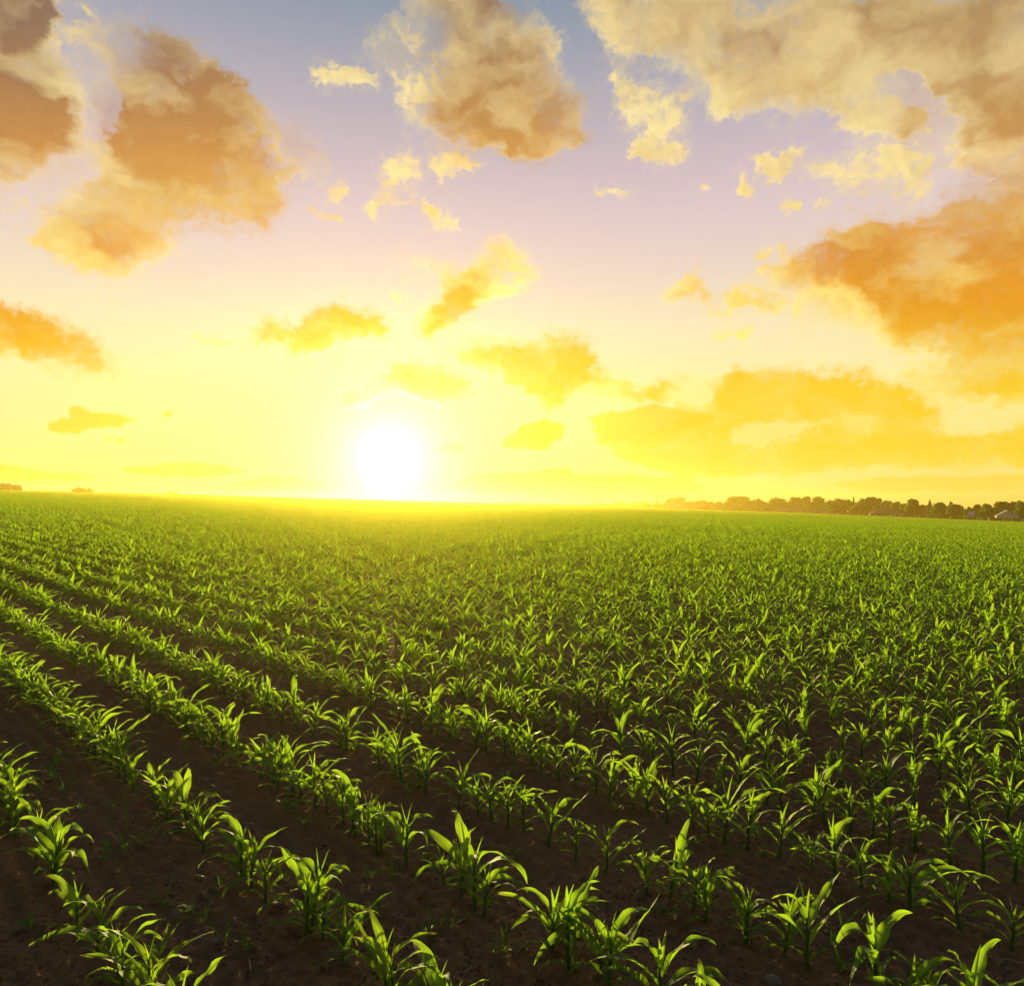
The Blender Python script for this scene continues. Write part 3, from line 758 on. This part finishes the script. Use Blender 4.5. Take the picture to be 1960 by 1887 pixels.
weeds = ta([(350,170),(320,240),(290,335),(360,390),(450,490),(640,480),(700,590),(600,700),(700,730),(800,690),(590,780),(915,1020),(1050,1090),(1140,1120),(1260,1240),(1370,1280),(1240,950),(890,1320),(205,190),(130,360),(155,1150),(1230,930),(1700,560),(1610,500),(1030,150),(1210,240)])
weeds += tb([(410,780),(130,860),(240,850),(570,1160),(490,1150),(430,1215),(820,1300),(870,1320),(920,770),(1490,470),(1780,1110),(1560,790),(1230,1410),(140,1080),(865,310),(340,380),(1720,720)])
weeds += tc_([(310,760),(120,700),(470,640),(1080,1010),(1430,1020),(880,1250),(930,1380),(1030,1340),(670,690),(520,650),(940,1150),(700,400),(510,130)])
wp = []
for i, (u_, v_) in enumerate(weeds):
    x, y = at(u_, v_); wp.append((between(x, y), x, y, i))
cnt = {}
tot = {}
for w in wp: tot[w[0]] = tot.get(w[0], 0) + 1
for r, x, y, i in sorted(wp, key=lambda w: (w[0], w[2])):
    k = (i * 5 + 3) % 8; pr = random.Random(i); cnt[r] = cnt.get(r, 0) + 1
    o = obj('weed_seedling', WE[k]); o.location = (x, y, ground_at(x, y)); o.rotation_euler = (0, 0, pr.uniform(0, 6.28)); s = pr.uniform(1.1, 1.8); o.scale = (s, s, s)
    kind = 'thin grassy weed' if k < 5 else 'low broad-leaved weed'
    where = f'{nth(cnt[r])} nearest weed {place_name(x, y)}' if r else f'{nth(cnt[r])} nearest weed in the bottom left corner'
    tag(o, f'{kind} on bare soil, {where}', 'weed', 'weed seedlings on the bare soil')
def lump(name, seed, r, flat, m, sub=3, rough=.28):
    bm = bmesh.new(); bmesh.ops.create_icosphere(bm, subdivisions=sub, radius=1)
    rs = np.random.RandomState(seed); ax = rs.randn(9, 3); ax /= np.linalg.norm(ax, axis=1)[:, None]; am = rs.rand(9)
    for v in bm.verts:
        c = np.array(v.co); k = 1.0
        for a, q in zip(ax, am): k -= rough * q * max(0, float(c @ a) - .55)
        k += .05 * math.sin(c[0] * 7 + seed) * math.sin(c[1] * 6) + .04 * math.sin(c[2] * 13 + c[0] * 9)
        v.co = Vector((c[0] * k * r, c[1] * k * r * .8, c[2] * k * r * flat))
    me = bpy.data.meshes.new(name); bm.to_mesh(me); bm.free(); me.materials.append(m)
    me.polygons.foreach_set('use_smooth', [sub > 2] * len(me.polygons)); return me
stones = [(tc_([(550, 1440)])[0], .042, 'flat tan stone lying at the bottom edge of the soil'), (tc_([(850, 1168)])[0], .018, 'pale rounded stone beside the third corn row on the right'),
          (tc_([(660, 806)])[0], .012, 'small pale pebble between the fourth and third rows'), (ta([(1120, 1222)])[0], .016, 'pale stone on dark soil between two grassy weeds'),
          (ta([(1218, 1252)])[0], .027, 'brown lumpy stone right of the pale stone at lower left'), (ta([(1190, 185)])[0], .012, 'white pebble beside the leaves of the second row'),
          (tb([(1080, 1215)])[0], .011, 'small grey pebble in front of the big leafy clump'), (tc_([(1180, 1112)])[0], .011, 'white pebble near the tallest plant at the lower right'), (tc_([(1870, 1385)])[0], .013, 'grey pebble at the bottom right corner')]
for i, ((u_, v_), r, lab) in enumerate(stones):
    x, y = at(u_, v_); o = obj('stone', lump('stone', 60 + i, r, .6, M['stone'], 3, .5)); o.location = (x, y, ground_at(x, y) + r * .22); o.rotation_euler = (0, 0, i * 1.7)
    tag(o, lab, 'stone', 'stones on the soil')
straws = [(tb([(470, 948)])[0], .12, .2, 'pale straw lying in front of the two-stalked corn plant'), (tb([(868, 1098)])[0], .10, .6, 'slanting pale straw left of the big leafy clump'), (tb([(640, 606)])[0], .07, 0, 'short straw right of the arching leaf in the third row'),
          (tb([(1640, 545)])[0], .09, .05, 'thin straw in the soil behind the fourth row'), (tb([(1690, 940)])[0], .16, -.6, 'long brown straw at the foot of a slender corn plant'), (tc_([(135, 1188)])[0], .09, -.5, 'straw under the raised blade at bottom centre'),
          (tc_([(1900, 1340)])[0], .13, -.4, 'long pale straw near the bottom right corner'), (ta([(1400, 1370)])[0], .12, -1.1, 'brown straw at the bottom edge beside a grassy weed'), (ta([(620, 975)])[0], .07, .9, 'small straw below the row at lower left')]
for i, ((u_, v_), L_, a_, lab) in enumerate(straws):
    x, y = at(u_, v_); z = ground_at(x, y) + .012; d = np.array([math.cos(a_), math.sin(a_), 0]) * L_ / 2
    pts = [(-d[0], -d[1], -.004), (-d[0] * .3, -d[1] * .3 + .004, .006), (d[0] * .4, d[1] * .4, .003), (d[0], d[1], .010)]
    v, f, u = tube_geo(pts, [.0022, .0026, .0024, .0016], 6)
    o = obj('straw', mesh('straw', v, f, M['straw'], True)); o.location = (x, y, z); tag(o, lab, 'straw', 'bits of straw on the soil')
# crumbs of soil
cs = []
for k in range(5): cs.append(bpy.data.objects.new('clod_source_%02d' % k, lump('clod', 80 + k, 1.0, .75, M['clod'], 2, .45)))
co, rot, scl, idx = [], [], [], []
P = nrg.rand(60000, 2); ys = 2.3 + 12 * P[:, 1] ** 1.5; xs = (P[:, 0] * 2 - 1) * (.80 * ys + .4)
cl = fbm(xs * 1.3, ys * 1.3, 401, 3)
keep = (cl + nrg.rand(60000) * .7 > .25)
xs, ys = xs[keep], ys[keep]; zs = gz(xs, ys) + soil_relief(xs, ys)
sz = .003 + .008 * nrg.rand(len(xs)) ** 3 + .009 * (nrg.rand(len(xs)) < .006)
co = np.stack([xs, ys, zs + sz * .25], 1); rot = nrg.rand(len(xs), 3) * 6.28; idx = nrg.randint(0, 5, len(xs))
tag(scatter('soil_crumbs', co, rot, sz, idx, cs), 'brown crumbs and clods of soil lying over the field', 'soil crumbs', kind='stuff')

# ---------------------------------------------------------------- beyond the field: a strip of cereal, trees, houses
def strip_points(n):
    E = np.array(EDGE[:-1], float); d = np.r_[0, np.cumsum(np.linalg.norm(np.diff(E, axis=0), axis=1))]
    t = np.sort(nrg.rand(n)) * d[-1]
    return np.stack([np.interp(t, d, E[:, 0]), np.interp(t, d, E[:, 1])], 1)
n = 26000
ep = strip_points(n); back = nrg.rand(n) ** 1.3 * 9
ex = ep[:, 0] + 1 + back * np.where(ep[:, 1] < 570, 1, .5); ey = ep[:, 1] + np.where(ep[:, 1] < 570, .1, .8) * back
# nearer stretch in front of the first edge point
V, F = [], []
hh = 1.25 + .35 * nrg.rand(n); ww = .25 + .35 * nrg.rand(n); an = nrg.rand(n) * 3.14
ez = gz(ex, ey)
for i in range(n):
    dx, dy = math.cos(an[i]) * ww[i] / 2, math.sin(an[i]) * ww[i] / 2; k = len(V)
    V += [(ex[i] - dx, ey[i] - dy, ez[i] - .05), (ex[i] + dx, ey[i] + dy, ez[i] - .05), (ex[i] + dx * .6, ey[i] + dy * .6, ez[i] + hh[i]), (ex[i] - dx * .6, ey[i] - dy * .6, ez[i] + hh[i] * .96)]
    F.append((k, k + 1, k + 2, k + 3))
tag(obj('cereal_strip', mesh('cereal_strip', V, F, M['cereal'])), 'taller strip of pale cereal along the far right edge of the corn', 'cereal crop', kind='stuff')

M['foliage'] = leaf_material('foliage', (.030, .085, .010), (.10, .24, .015), ((.055, .115, .014), (.14, .25, .02)), veins=False, mixf=.32, rough=.6)
M['foliage_light'] = leaf_material('foliage_light', (.055, .095, .016), (.17, .24, .03), ((.075, .11, .02), (.18, .24, .03)), veins=False, mixf=.38, rough=.6)
M['needles'] = leaf_material('needles', (.020, .042, .012), (.05, .09, .015), ((.032, .05, .014), (.06, .09, .015)), veins=False, mixf=.22, rough=.6)
M['bark'] = plain('bark', (.045, .032, .022), (.09, .065, .045), 3, .9, .1)

def crown_geo(kind, seed):
    """leaf-sized faces spread through clumps; unit height, unit width, base at z = 0"""
    rs = np.random.RandomState(seed); clumps = []
    if kind == 'broad':
        for i in range(26):
            a = rs.rand() * 6.28; z = .08 + .78 * rs.rand(); rad = .38 * math.sin(math.pi * min(1, (z + .12) / 1.12) ** .9) * (rs.rand() ** .5) + .03
            clumps.append((rad * math.cos(a), rad * math.sin(a), z, .10 + .09 * rs.rand()))
        clumps += [(0, 0, .5, .24), (.05, .02, .82, .13), (-.08, 0, .70, .15)]; n = 3000; sz = .050
    elif kind == 'poplar':
        for i in range(14):
            z = .14 + .78 * i / 13; rad = .20 * math.sin(math.pi * (z * .9 + .05)); a = rs.rand() * 6.28
            clumps.append((rad * math.cos(a), rad * math.sin(a), z, .10 + .10 * rs.rand()))
        n = 1500; sz = .055
    elif kind == 'bush':
        for i in range(15):
            a = rs.rand() * 6.28; rad = .36 * rs.rand() ** .6; z = .14 + .72 * rs.rand() ** .7 * max(.05, 1 - 2.3 * rad)
            clumps.append((rad * math.cos(a), rad * math.sin(a), z, .12 + .12 * rs.rand()))
        n = 1500; sz = .07
    V, F = [], []
    if kind == 'conifer':
        for lv in range(15):
            z0 = .10 + .86 * lv / 14; rr = .46 * (1 - z0) ** .85 + .02; nb = 9 if lv < 11 else 6
            for b in range(nb):
                a = b / nb * 6.28 + rs.rand() * .7; L = rr * (.75 + .4 * rs.rand())
                for q in range(7):
                    t = (q + rs.rand()) / 7; x, y, z = L * t * math.cos(a), L * t * math.sin(a), z0 - .10 * t + .02 * rs.randn()
                    u = rs.randn(3); u /= np.linalg.norm(u); w = np.cross(u, rs.randn(3)); w /= np.linalg.norm(w); s = .030 * (1.2 - .5 * t); k = len(V); c = np.array([x, y, z])
                    V += [c - u * s - w * s * .6, c + u * s - w * s * .6, c + u * s * .7 + w * s, c - u * s * .7 + w * s]; F.append((k, k + 1, k + 2, k + 3))
        return np.array(V), F
    tot = sum(c[3] ** 2 for c in clumps)
    for cx, cy_, cz, cr_ in clumps:
        for i in range(int(n * cr_ ** 2 / tot)):
            d = rs.randn(3); d /= np.linalg.norm(d); c = np.array([cx, cy_, cz]) + d * cr_ * (.45 + .75 * rs.rand() ** .6) * np.array([1, 1, .85])
            if c[2] < .02: c[2] = .02 + .05 * rs.rand()
            u = rs.randn(3); u /= np.linalg.norm(u); w = np.cross(u, rs.randn(3)); w /= np.linalg.norm(w); s = sz * (.45 + .6 * rs.rand()); k = len(V)
            V += [c - u * s - w * s * .5, c + u * s - w * s * .6, c + u * s * .6 + w * s, c - u * s * .7 + w * s * .8]; F.append((k, k + 1, k + 2, k + 3))
    return np.array(V), F
def trunk_geo(kind, seed):
    rs = np.random.RandomState(seed)
    top = {'broad': .62, 'poplar': .8, 'bush': .35, 'conifer': .97}[kind]; r = {'broad': .030, 'poplar': .022, 'bush': .02, 'conifer': .02}[kind]
    zs = np.linspace(-.03, top, 7); wob = np.cumsum(rs.randn(7, 2) * (.012 if kind != 'conifer' else .002), 0); wob -= wob[0]
    parts = [tube_geo([(wob[i, 0], wob[i, 1], z) for i, z in enumerate(zs)], [r * (1.25 if i == 0 else 1) * (1 - .8 * i / 6) for i in range(7)], 8)]
    if kind in ('broad', 'poplar', 'bush'):
        for b in range(6):
            a = b * 1.1 + rs.rand(); i = 2 + b % 4; p = np.array([wob[i, 0], wob[i, 1], zs[i]]); d = np.array([math.cos(a) * (.6 if kind != 'poplar' else .25), math.sin(a) * .6 if kind != 'poplar' else .2, .8]); L = .16 + .12 * rs.rand()
            parts.append(tube_geo([p, p + d * L * .5, p + d * L + np.array([0, 0, .03])], [r * .45, r * .3, r * .1], 5))
    return join(parts)[:2]
TREE = {}
for kind, nv in (('broad', 6), ('poplar', 3), ('bush', 4), ('conifer', 3)):
    for k in range(nv):
        v, f = crown_geo(kind, 700 + 10 * k + len(kind)); tv, tf = trunk_geo(kind, 800 + k)
        TREE[kind, k] = ((v, f), mesh('trunk', tv, tf, M['bark'], True))
NKIND = {'broad': 6, 'poplar': 3, 'bush': 4, 'conifer': 3}
crown_mesh = {}
used = {}
def tree(u_, top_v, w_u, kind, label, group, light=False, depth=None, behind=0.0, name=None):
    y = depth if depth else depth_edge(u_) * 1.04 + 14 + behind
    x = (u_ - CU) / FU * y
    z0 = float(gz(x, y)); H = max(1.5, CAM_H + (CV - top_v) / FU * y - z0); W = w_u / FU * y
    k = used.get(kind, 0) % NKIND[kind]; used[kind] = used.get(kind, 0) + 1
    mk = 'needles' if kind == 'conifer' else ('foliage_light' if light else 'foliage')
    if (kind, k, mk) not in crown_mesh:
        (v, f) = TREE[kind, k][0]; crown_mesh[kind, k, mk] = mesh('crown', v, f, M[mk])
    nm = name or {'broad': 'broadleaf_tree', 'poplar': 'slender_tree', 'bush': 'bush', 'conifer': 'fir_tree'}[kind]
    o = empty(nm, (x, y, z0 - .05), rng.uniform(0, 6.28), (W / .86 * (1.45 if kind == 'conifer' else 1.28 if kind == 'broad' else 1.12),) * 2 + (H / .97,))
    obj('trunk', TREE[kind, k][1], o); obj('crown', crown_mesh[kind, k, mk], o)
    cat = 'bush' if kind == 'bush' else 'tree'
    tag(o, label, cat, group); return o
u5 = lambda x: 1100.6 + x * .1465
v5 = lambda y: 937.9 + y * .1465
u6 = lambda x: 1387.7 + x * .1465
u7 = lambda x: 1674.8 + x * .1455
v7 = lambda y: 937.9 + y * .1455
GT = 'trees around the village at the far right'
for a in [
 (220,135,50,'conifer','lone dark fir, leftmost tree of the village skyline'),(288,138,40,'conifer','narrow fir just right of the leftmost lone fir'),(324,138,40,'conifer','narrow fir beside low bush near the left end of the skyline'),
 (368,166,62,'bush','low hazy bush at the foot of the two narrow firs'),(516,157,26,'conifer','smallest fir, touching two slender pale trees'),(560,150,58,'poplar','slender pale tree just right of the smallest fir',True),(607,144,50,'poplar','slender pale tree standing alone on its right side',True),
 (815,160,100,'broad','low round tree right of the tiny gable'),(892,153,64,'broad','low round tree left of the long brown roof'),(945,178,40,'bush','small bush at the left end of the long brown roof'),
 (1073,106,62,'conifer','tall fir rising above the long brown roof',False,12),(1250,96,112,'broad','tall forked-looking tree above the long brown roof',False,10),(1372,94,130,'broad','broad pale green tree above the right end of the long roof',True,16),
 (1500,142,110,'broad','rounded tree at the right end of the long brown roof'),(1655,124,170,'broad','wide domed tree between the long roof and a half-hidden roof'),(1782,150,80,'broad','small paler tree behind the half-hidden roof',True,20),(1880,148,80,'broad','small dark tree behind the half-hidden roof, left of the largest oak',False,14),
 ]:
    x_, t_, w_, kd, lb = a[:5]; tree(u5(x_), v5(t_), w_ * .1465, kd, lb, GT, a[5] if len(a) > 5 else False, None, a[6] if len(a) > 6 else 0)
for a in [
 (180,78,262,'broad','largest dark oak of the skyline, left of the pointed-top tree'),(400,132,200,'broad','dense tree with a ragged top right of the largest oak'),(432,118,60,'poplar','thin pointed tree poking out above the ragged-topped tree',False,10),(512,146,70,'broad','small tree in the dip right of the ragged-topped tree',True,10),
 (680,92,210,'broad','tall rounded dark tree behind the olive bushes',False,12),(590,190,220,'bush','wide dark olive bush before the tall rounded tree'),(440,236,90,'bush','tiny light shrub at the edge of the cereal',True,-6),(780,150,160,'bush','bright green domed bush left of the peaked brown roof',True,0),
 (935,90,170,'broad','light green tree above the peaked brown roof',True,14),(1050,86,130,'broad','pale yellowish tree between the peaked roof tree and the dark grove',True,24),(1115,150,130,'broad','bright leaning tree right of the peaked brown roof',True,6),(1215,94,200,'broad','dark broad tree above the low long roof, left of two',False,14),
 (1375,130,130,'broad','lower dark tree between two broad dark trees',False,18),(1490,104,210,'broad','dark broad tree right of the low long roof'),(1595,120,100,'broad','narrow tree between the dark broad tree and the ragged conifer',False,16),(1682,88,80,'conifer','ragged tall conifer behind the bright ball-shaped tree',False,12),
 (1800,118,120,'broad','dark rounded tree just behind the bright ball-shaped tree',False,14),(1765,166,215,'bush','big bright ball-shaped tree standing at the field edge',True,-4),(1905,88,140,'broad','tall dark tree left of the brown hipped roof',False,16),
 ]:
    x_, t_, w_, kd, lb = a[:5]; tree(u6(x_), v5(t_), w_ * .1465, kd, lb, GT, a[5] if len(a) > 5 else False, None, a[6] if len(a) > 6 else 0)
for a in [
 (40,116,100,'broad','dark tree behind the white chimney of the hipped roof',False,22),(150,134,150,'broad','dark wide tree behind the ridge of the hipped roof',False,20),(110,192,130,'bush','light green bush behind the left slope of the hipped roof',True,8),(285,140,130,'broad','dark tree behind the right slope of the hipped roof',False,12),(372,174,100,'broad','lower dark tree right of the hipped roof',False,8),
 (418,290,90,'bush','small light shrub at the right corner of the hipped roof',True,-6),(520,122,170,'broad','tall airy green tree in the middle of the right-hand grove',True,4),(628,195,70,'broad','low tree in front of the gap beside the twin-peaked tree',False,6),(722,133,140,'conifer','broad dark evergreen with a blunt top'),(850,168,150,'broad','dark rounded tree joined to the blunt evergreen'),
 (992,158,90,'poplar','pointed dark tree left of the deepest gap',False,6),(1062,178,160,'broad','sloping green tree at the left of the deepest gap'),(880,292,180,'bush','wide light shrub at the edge of the cereal below dark trees',True,-6),(1195,262,110,'bush','low green bush left of the teal roof',False,-2),(1240,214,90,'broad','pale small tree behind the teal roof',True,16),(1335,184,100,'broad','dark pointed tree behind the teal roof, right of it',False,14),
 (1378,254,130,'bush','dark ball-shaped bush right of the teal roof',False,-4),(1490,183,130,'broad','upright green tree between the round bush and the white house',False,2),(1682,148,170,'broad','ragged tall tree behind the white gabled house, on its left',True,14),(1560,300,130,'bush','dark low bush at the left corner of the white house',False,0),(1830,162,110,'broad','ragged gappy tree directly behind the white gabled house',False,18),(1935,138,130,'broad','tall green tree right of the white gabled house',False,4),
 ]:
    x_, t_, w_, kd, lb = a[:5]; tree(u7(x_), v7(t_), w_ * .1455, kd, lb, GT, a[5] if len(a) > 5 else False, None, a[6] if len(a) > 6 else 0)
# behind the single trees the wood closes into one dark mass
us = np.r_[1300 + 660 * nrg.rand(9000) ** .9, 1160 + 140 * nrg.rand(700)]
us = us[us < 1975]
prof = np.interp(us, [1160, 1240, 1300, 1400, 1500, 1560, 1640, 1700, 1760, 1830, 1842, 1856, 1900, 1975], [966, 965, 964, 964, 963, 962, 963, 965, 968, 973, 978, 976, 972, 970]) + 5 * fbm(us * .07, us * 0 + 3, 901, 4)
V, F = [], []
de = {int(q): depth_edge(q) for q in range(1150, 1990, 5)}
for i, u_ in enumerate(us):
    y = de[int(u_ // 5 * 5)] * 1.05 + 34 + 8 * nrg.rand(); x = (u_ - CU) / FU * y; z0 = float(gz(x, y)); top = CAM_H - (prof[i] - CV) / FU * y
    z = z0 + (top - z0) * nrg.rand() ** .7; s = (.35 + .5 * nrg.rand()) * y / 400 * 1.3; c = np.array([x, y, z])
    q = nrg.randn(3); q /= np.linalg.norm(q); w = np.cross(q, nrg.randn(3)); w /= np.linalg.norm(w); k = len(V)
    V += [c - q * s - w * s * .5, c + q * s - w * s * .6, c + q * s * .6 + w * s, c - q * s * .7 + w * s * .8]; F.append((k, k + 1, k + 2, k + 3))
tag(obj('distant_wood', mesh('distant_wood', V, F, M['foliage'])), 'dark green wood closing the gaps behind the village trees', 'wood', kind='stuff')
GB = 'bushes on the crest at the far left'
for u_, t_, w_, lb in [(1, 924.5, 26, 'dark bush cut by the left edge of the picture, on the crest'), (17, 928.5, 22, 'low middle bush of the three at the left end of the crest'), (31, 928.0, 18, 'dark flat-topped bush, rightmost of three at the left end of the crest'),
                       (155, 931.0, 23, 'dark domed bush standing alone on the crest'), (172, 934.5, 9, 'small bush touching the right side of the lone domed bush'), (327, 941.5, 10, 'tiny hazy bush on the crest left of the sun'), (337, 943.5, 8, 'smallest hazy bush beside the tiny one, left of the sun')]:
    tree(u_, t_ - 2.6, w_ * .9, 'bush', lb, GB, False, 470)

# houses
M['roof_brown'] = plain('roof_brown', (.14, .068, .042), (.22, .11, .07), 3, .85, .2)
M['roof_teal'] = plain('roof_teal', (.20, .30, .30), (.28, .38, .37), 2, .5, .4)
M['wall_white'] = plain('wall_white', (.50, .52, .53), (.60, .61, .61), 1.5, .8, .2)
M['wall_buff'] = plain('wall_buff', (.36, .30, .22), (.46, .39, .30), 1.5, .85, .2)
M['window'] = plain('window', (.02, .025, .03), (.03, .035, .04), 2, .1, .6)
M['wood'] = plain('wood', (.16, .10, .06), (.22, .14, .09), 4, .7, .2)
def quads_mesh(name, V, F, m): return mesh(name, V, F, m)
def house(u_, depth_off, w, d, eave, ridge, kind, wall, roof, label, turn=0.0, chimney=None, windows=True, u_depth=None):
    y = depth_edge(u_depth or u_) * 1.04 + depth_off; x = (u_ - CU) / FU * y; z = float(gz(x, y))
    o = empty('house', (x, y, z), turn - math.atan2(x, y)); tag(o, label, 'house', 'houses behind the far right edge of the field')
    a, b = w / 2, d / 2; e = min(.35, w * .04)
    V = [(-a, -b, -.6), (a, -b, -.6), (a, b, -.6), (-a, b, -.6), (-a, -b, eave), (a, -b, eave), (a, b, eave), (-a, b, eave)]; F = [(0, 1, 5, 4), (1, 2, 6, 5), (2, 3, 7, 6), (3, 0, 4, 7)]
    if kind == 'gable_front':
        V += [(0, -b, ridge), (0, b, ridge)]; F += [(4, 5, 8), (6, 7, 9)]
    if kind == 'gable_side':
        V += [(-a, 0, ridge), (a, 0, ridge)]; F += [(7, 4, 8), (5, 6, 9)]
    obj('wall', mesh('wall', V, F, M[wall]), o)
    s = .14
    if kind == 'gable_front':
        A, B = a + e, b + e; ez = eave - (ridge - eave) * e / a
        V = [(-A, -B, ez + .05), (0, -B, ridge + .05), (A, -B, ez + .05), (-A, B, ez + .05), (0, B, ridge + .05), (A, B, ez + .05)]
        V += [(p[0], p[1], p[2] + s) for p in V]
        F = [(0, 3, 4, 1), (1, 4, 5, 2), (6, 7, 10, 9), (7, 8, 11, 10), (0, 1, 7, 6), (1, 2, 8, 7), (3, 9, 10, 4), (4, 10, 11, 5), (0, 6, 9, 3), (2, 5, 11, 8)]
    elif kind == 'gable_side':
        A, B = a + e, b + e; ez = eave - (ridge - eave) * e / b
        V = [(-A, -B, ez + .05), (-A, 0, ridge + .05), (-A, B, ez + .05), (A, -B, ez + .05), (A, 0, ridge + .05), (A, B, ez + .05)]
        V += [(p[0], p[1], p[2] + s) for p in V]
        F = [(0, 1, 4, 3), (1, 2, 5, 4), (6, 9, 10, 7), (7, 10, 11, 8), (0, 6, 7, 1), (1, 7, 8, 2), (3, 4, 10, 9), (4, 5, 11, 10), (0, 3, 9, 6), (2, 8, 11, 5)]
    else:
        A, B = a + e, b + e; rl = max(.2, a - b)
        V = [(-A, -B, eave), (A, -B, eave), (A, B, eave), (-A, B, eave), (-rl, 0, ridge), (rl, 0, ridge), (-A, -B, eave + s), (A, -B, eave + s), (A, B, eave + s), (-A, B, eave + s)]
        F = [(0, 3, 2, 1), (0, 1, 7, 6), (1, 2, 8, 7), (2, 3, 9, 8), (3, 0, 6, 9), (6, 7, 5, 4), (7, 8, 5), (8, 9, 4, 5), (9, 6, 4)]
    rf = obj('roof', mesh('roof', V, F, M[roof]), o)
    def box(name, c, sz, m, parent):
        bm = bmesh.new(); bmesh.ops.create_cube(bm, size=1); bmesh.ops.scale(bm, vec=sz, verts=bm.verts); bmesh.ops.translate(bm, vec=c, verts=bm.verts)
        me = bpy.data.meshes.new(name); bm.to_mesh(me); bm.free(); me.materials.append(M[m]); return obj(name, me, parent)
    if chimney: 
        box('chimney', (chimney[0], chimney[1], ridge - .1), (.7, .7, 1.5), chimney[2], rf)
    if windows:
        for k in range(max(1, int(w // 3.2))):
            wx = -a + (k + .5) * w / max(1, int(w // 3.2)); f_ = box('window', (wx, -b - .02, min(1.5, eave * .55)), (1.2, .10, 1.2), 'wall_white', o); box('pane', (wx, -b - .075, min(1.5, eave * .55)), (1.0, .04, 1.0), 'window', f_)
    return o
def hs(u0, u1, v_apex, off, d, frac, kind, wall, roof, label, turn=0.0, chimney=None, windows=True):
    um = (u0 + u1) / 2; y = depth_edge(um) * 1.04 + off; x = (um - CU) / FU * y; w = (u1 - u0) / FU * y
    ridge = CAM_H - (v_apex - CV) / FU * y - float(gz(x, y))
    ch = (chimney[0] * w, 0, chimney[1]) if chimney else None
    return house(um, off, w * .96, d, ridge * frac, ridge, kind, wall, roof, label, turn, ch, windows)
hs(u7(1612), u7(1858), v7(270), 6, 9, .52, 'gable_front', 'wall_white', 'roof_teal', 'white gabled house at the far right among ragged trees', .06)
hs(u7(1238), u7(1332), v7(288), 8, 6, .55, 'gable_side', 'wall_buff', 'roof_teal', 'small building with teal roof between a low bush and a round bush', -.1)
hs(u7(-60), u7(352), v7(234), 5, 13, .34, 'hip', 'wall_buff', 'roof_brown', 'house with broad brown hipped roof and white chimney', .05, (-.36, 'wall_white'))
hs(u6(1150), u6(1500), v5(254), 6, 9, .5, 'gable_side', 'wall_buff', 'roof_brown', 'low house with a long brown roof under dark broad trees', -.05)
hs(u6(1605), u6(1672), v5(263), 6, 9, .5, 'gable_side', 'wall_buff', 'roof_brown', 'small brown-roofed house left of the bright ball-shaped tree', .1)
hs(u6(770), u6(1062), v5(202), 6, 14, .32, 'hip', 'wall_buff', 'roof_brown', 'house with peaked brown roof below the light green tree', .1, (.03, 'roof_brown'))
hs(u6(698), u6(772), v5(250), 0, 7, .8, 'gable_side', 'wall_white', 'roof_teal', 'low pale shed left of the peaked brown roof', 0, None, False)
hs(u5(965), u5(1480), v5(180), 4, 16, .4, 'hip', 'wall_buff', 'roof_brown', 'farm building with the longest brown roof, below the tall fir', .0, (-.34, 'roof_brown'))
hs(u5(1770), u5(1965), v5(188), 5, 14, .4, 'hip', 'wall_buff', 'roof_brown', 'half-hidden brown-roofed house left of the largest oak', 0)
hs(u5(698), u5(742), v5(190), 3, 8, .5, 'gable_front', 'wall_buff', 'roof_brown', 'tiny gabled house alone at the left of the village', 0, None, False)

# ---------------------------------------------------------------- haze: volume added to imitate lens glare from the low sun over the field
m, nt = mat('haze'); vol = nt.nodes.new('ShaderNodeVolumePrincipled')
vol.inputs['Color'].default_value = (*HAZE_COL, 1); vol.inputs['Density'].default_value = HAZE_D; vol.inputs['Anisotropy'].default_value = HAZE_G
o_ = nt.nodes.new('ShaderNodeOutputMaterial'); nt.links.new(vol.outputs[0], o_.inputs['Volume'])
bm = bmesh.new(); bmesh.ops.create_cube(bm, size=1); bmesh.ops.scale(bm, vec=(2020, 1420, 36), verts=bm.verts); bmesh.ops.translate(bm, vec=(0, 605, -1), verts=bm.verts)
me = bpy.data.meshes.new('haze'); bm.to_mesh(me); bm.free(); me.materials.append(m)
tag(obj('haze', me), kind='stuff')
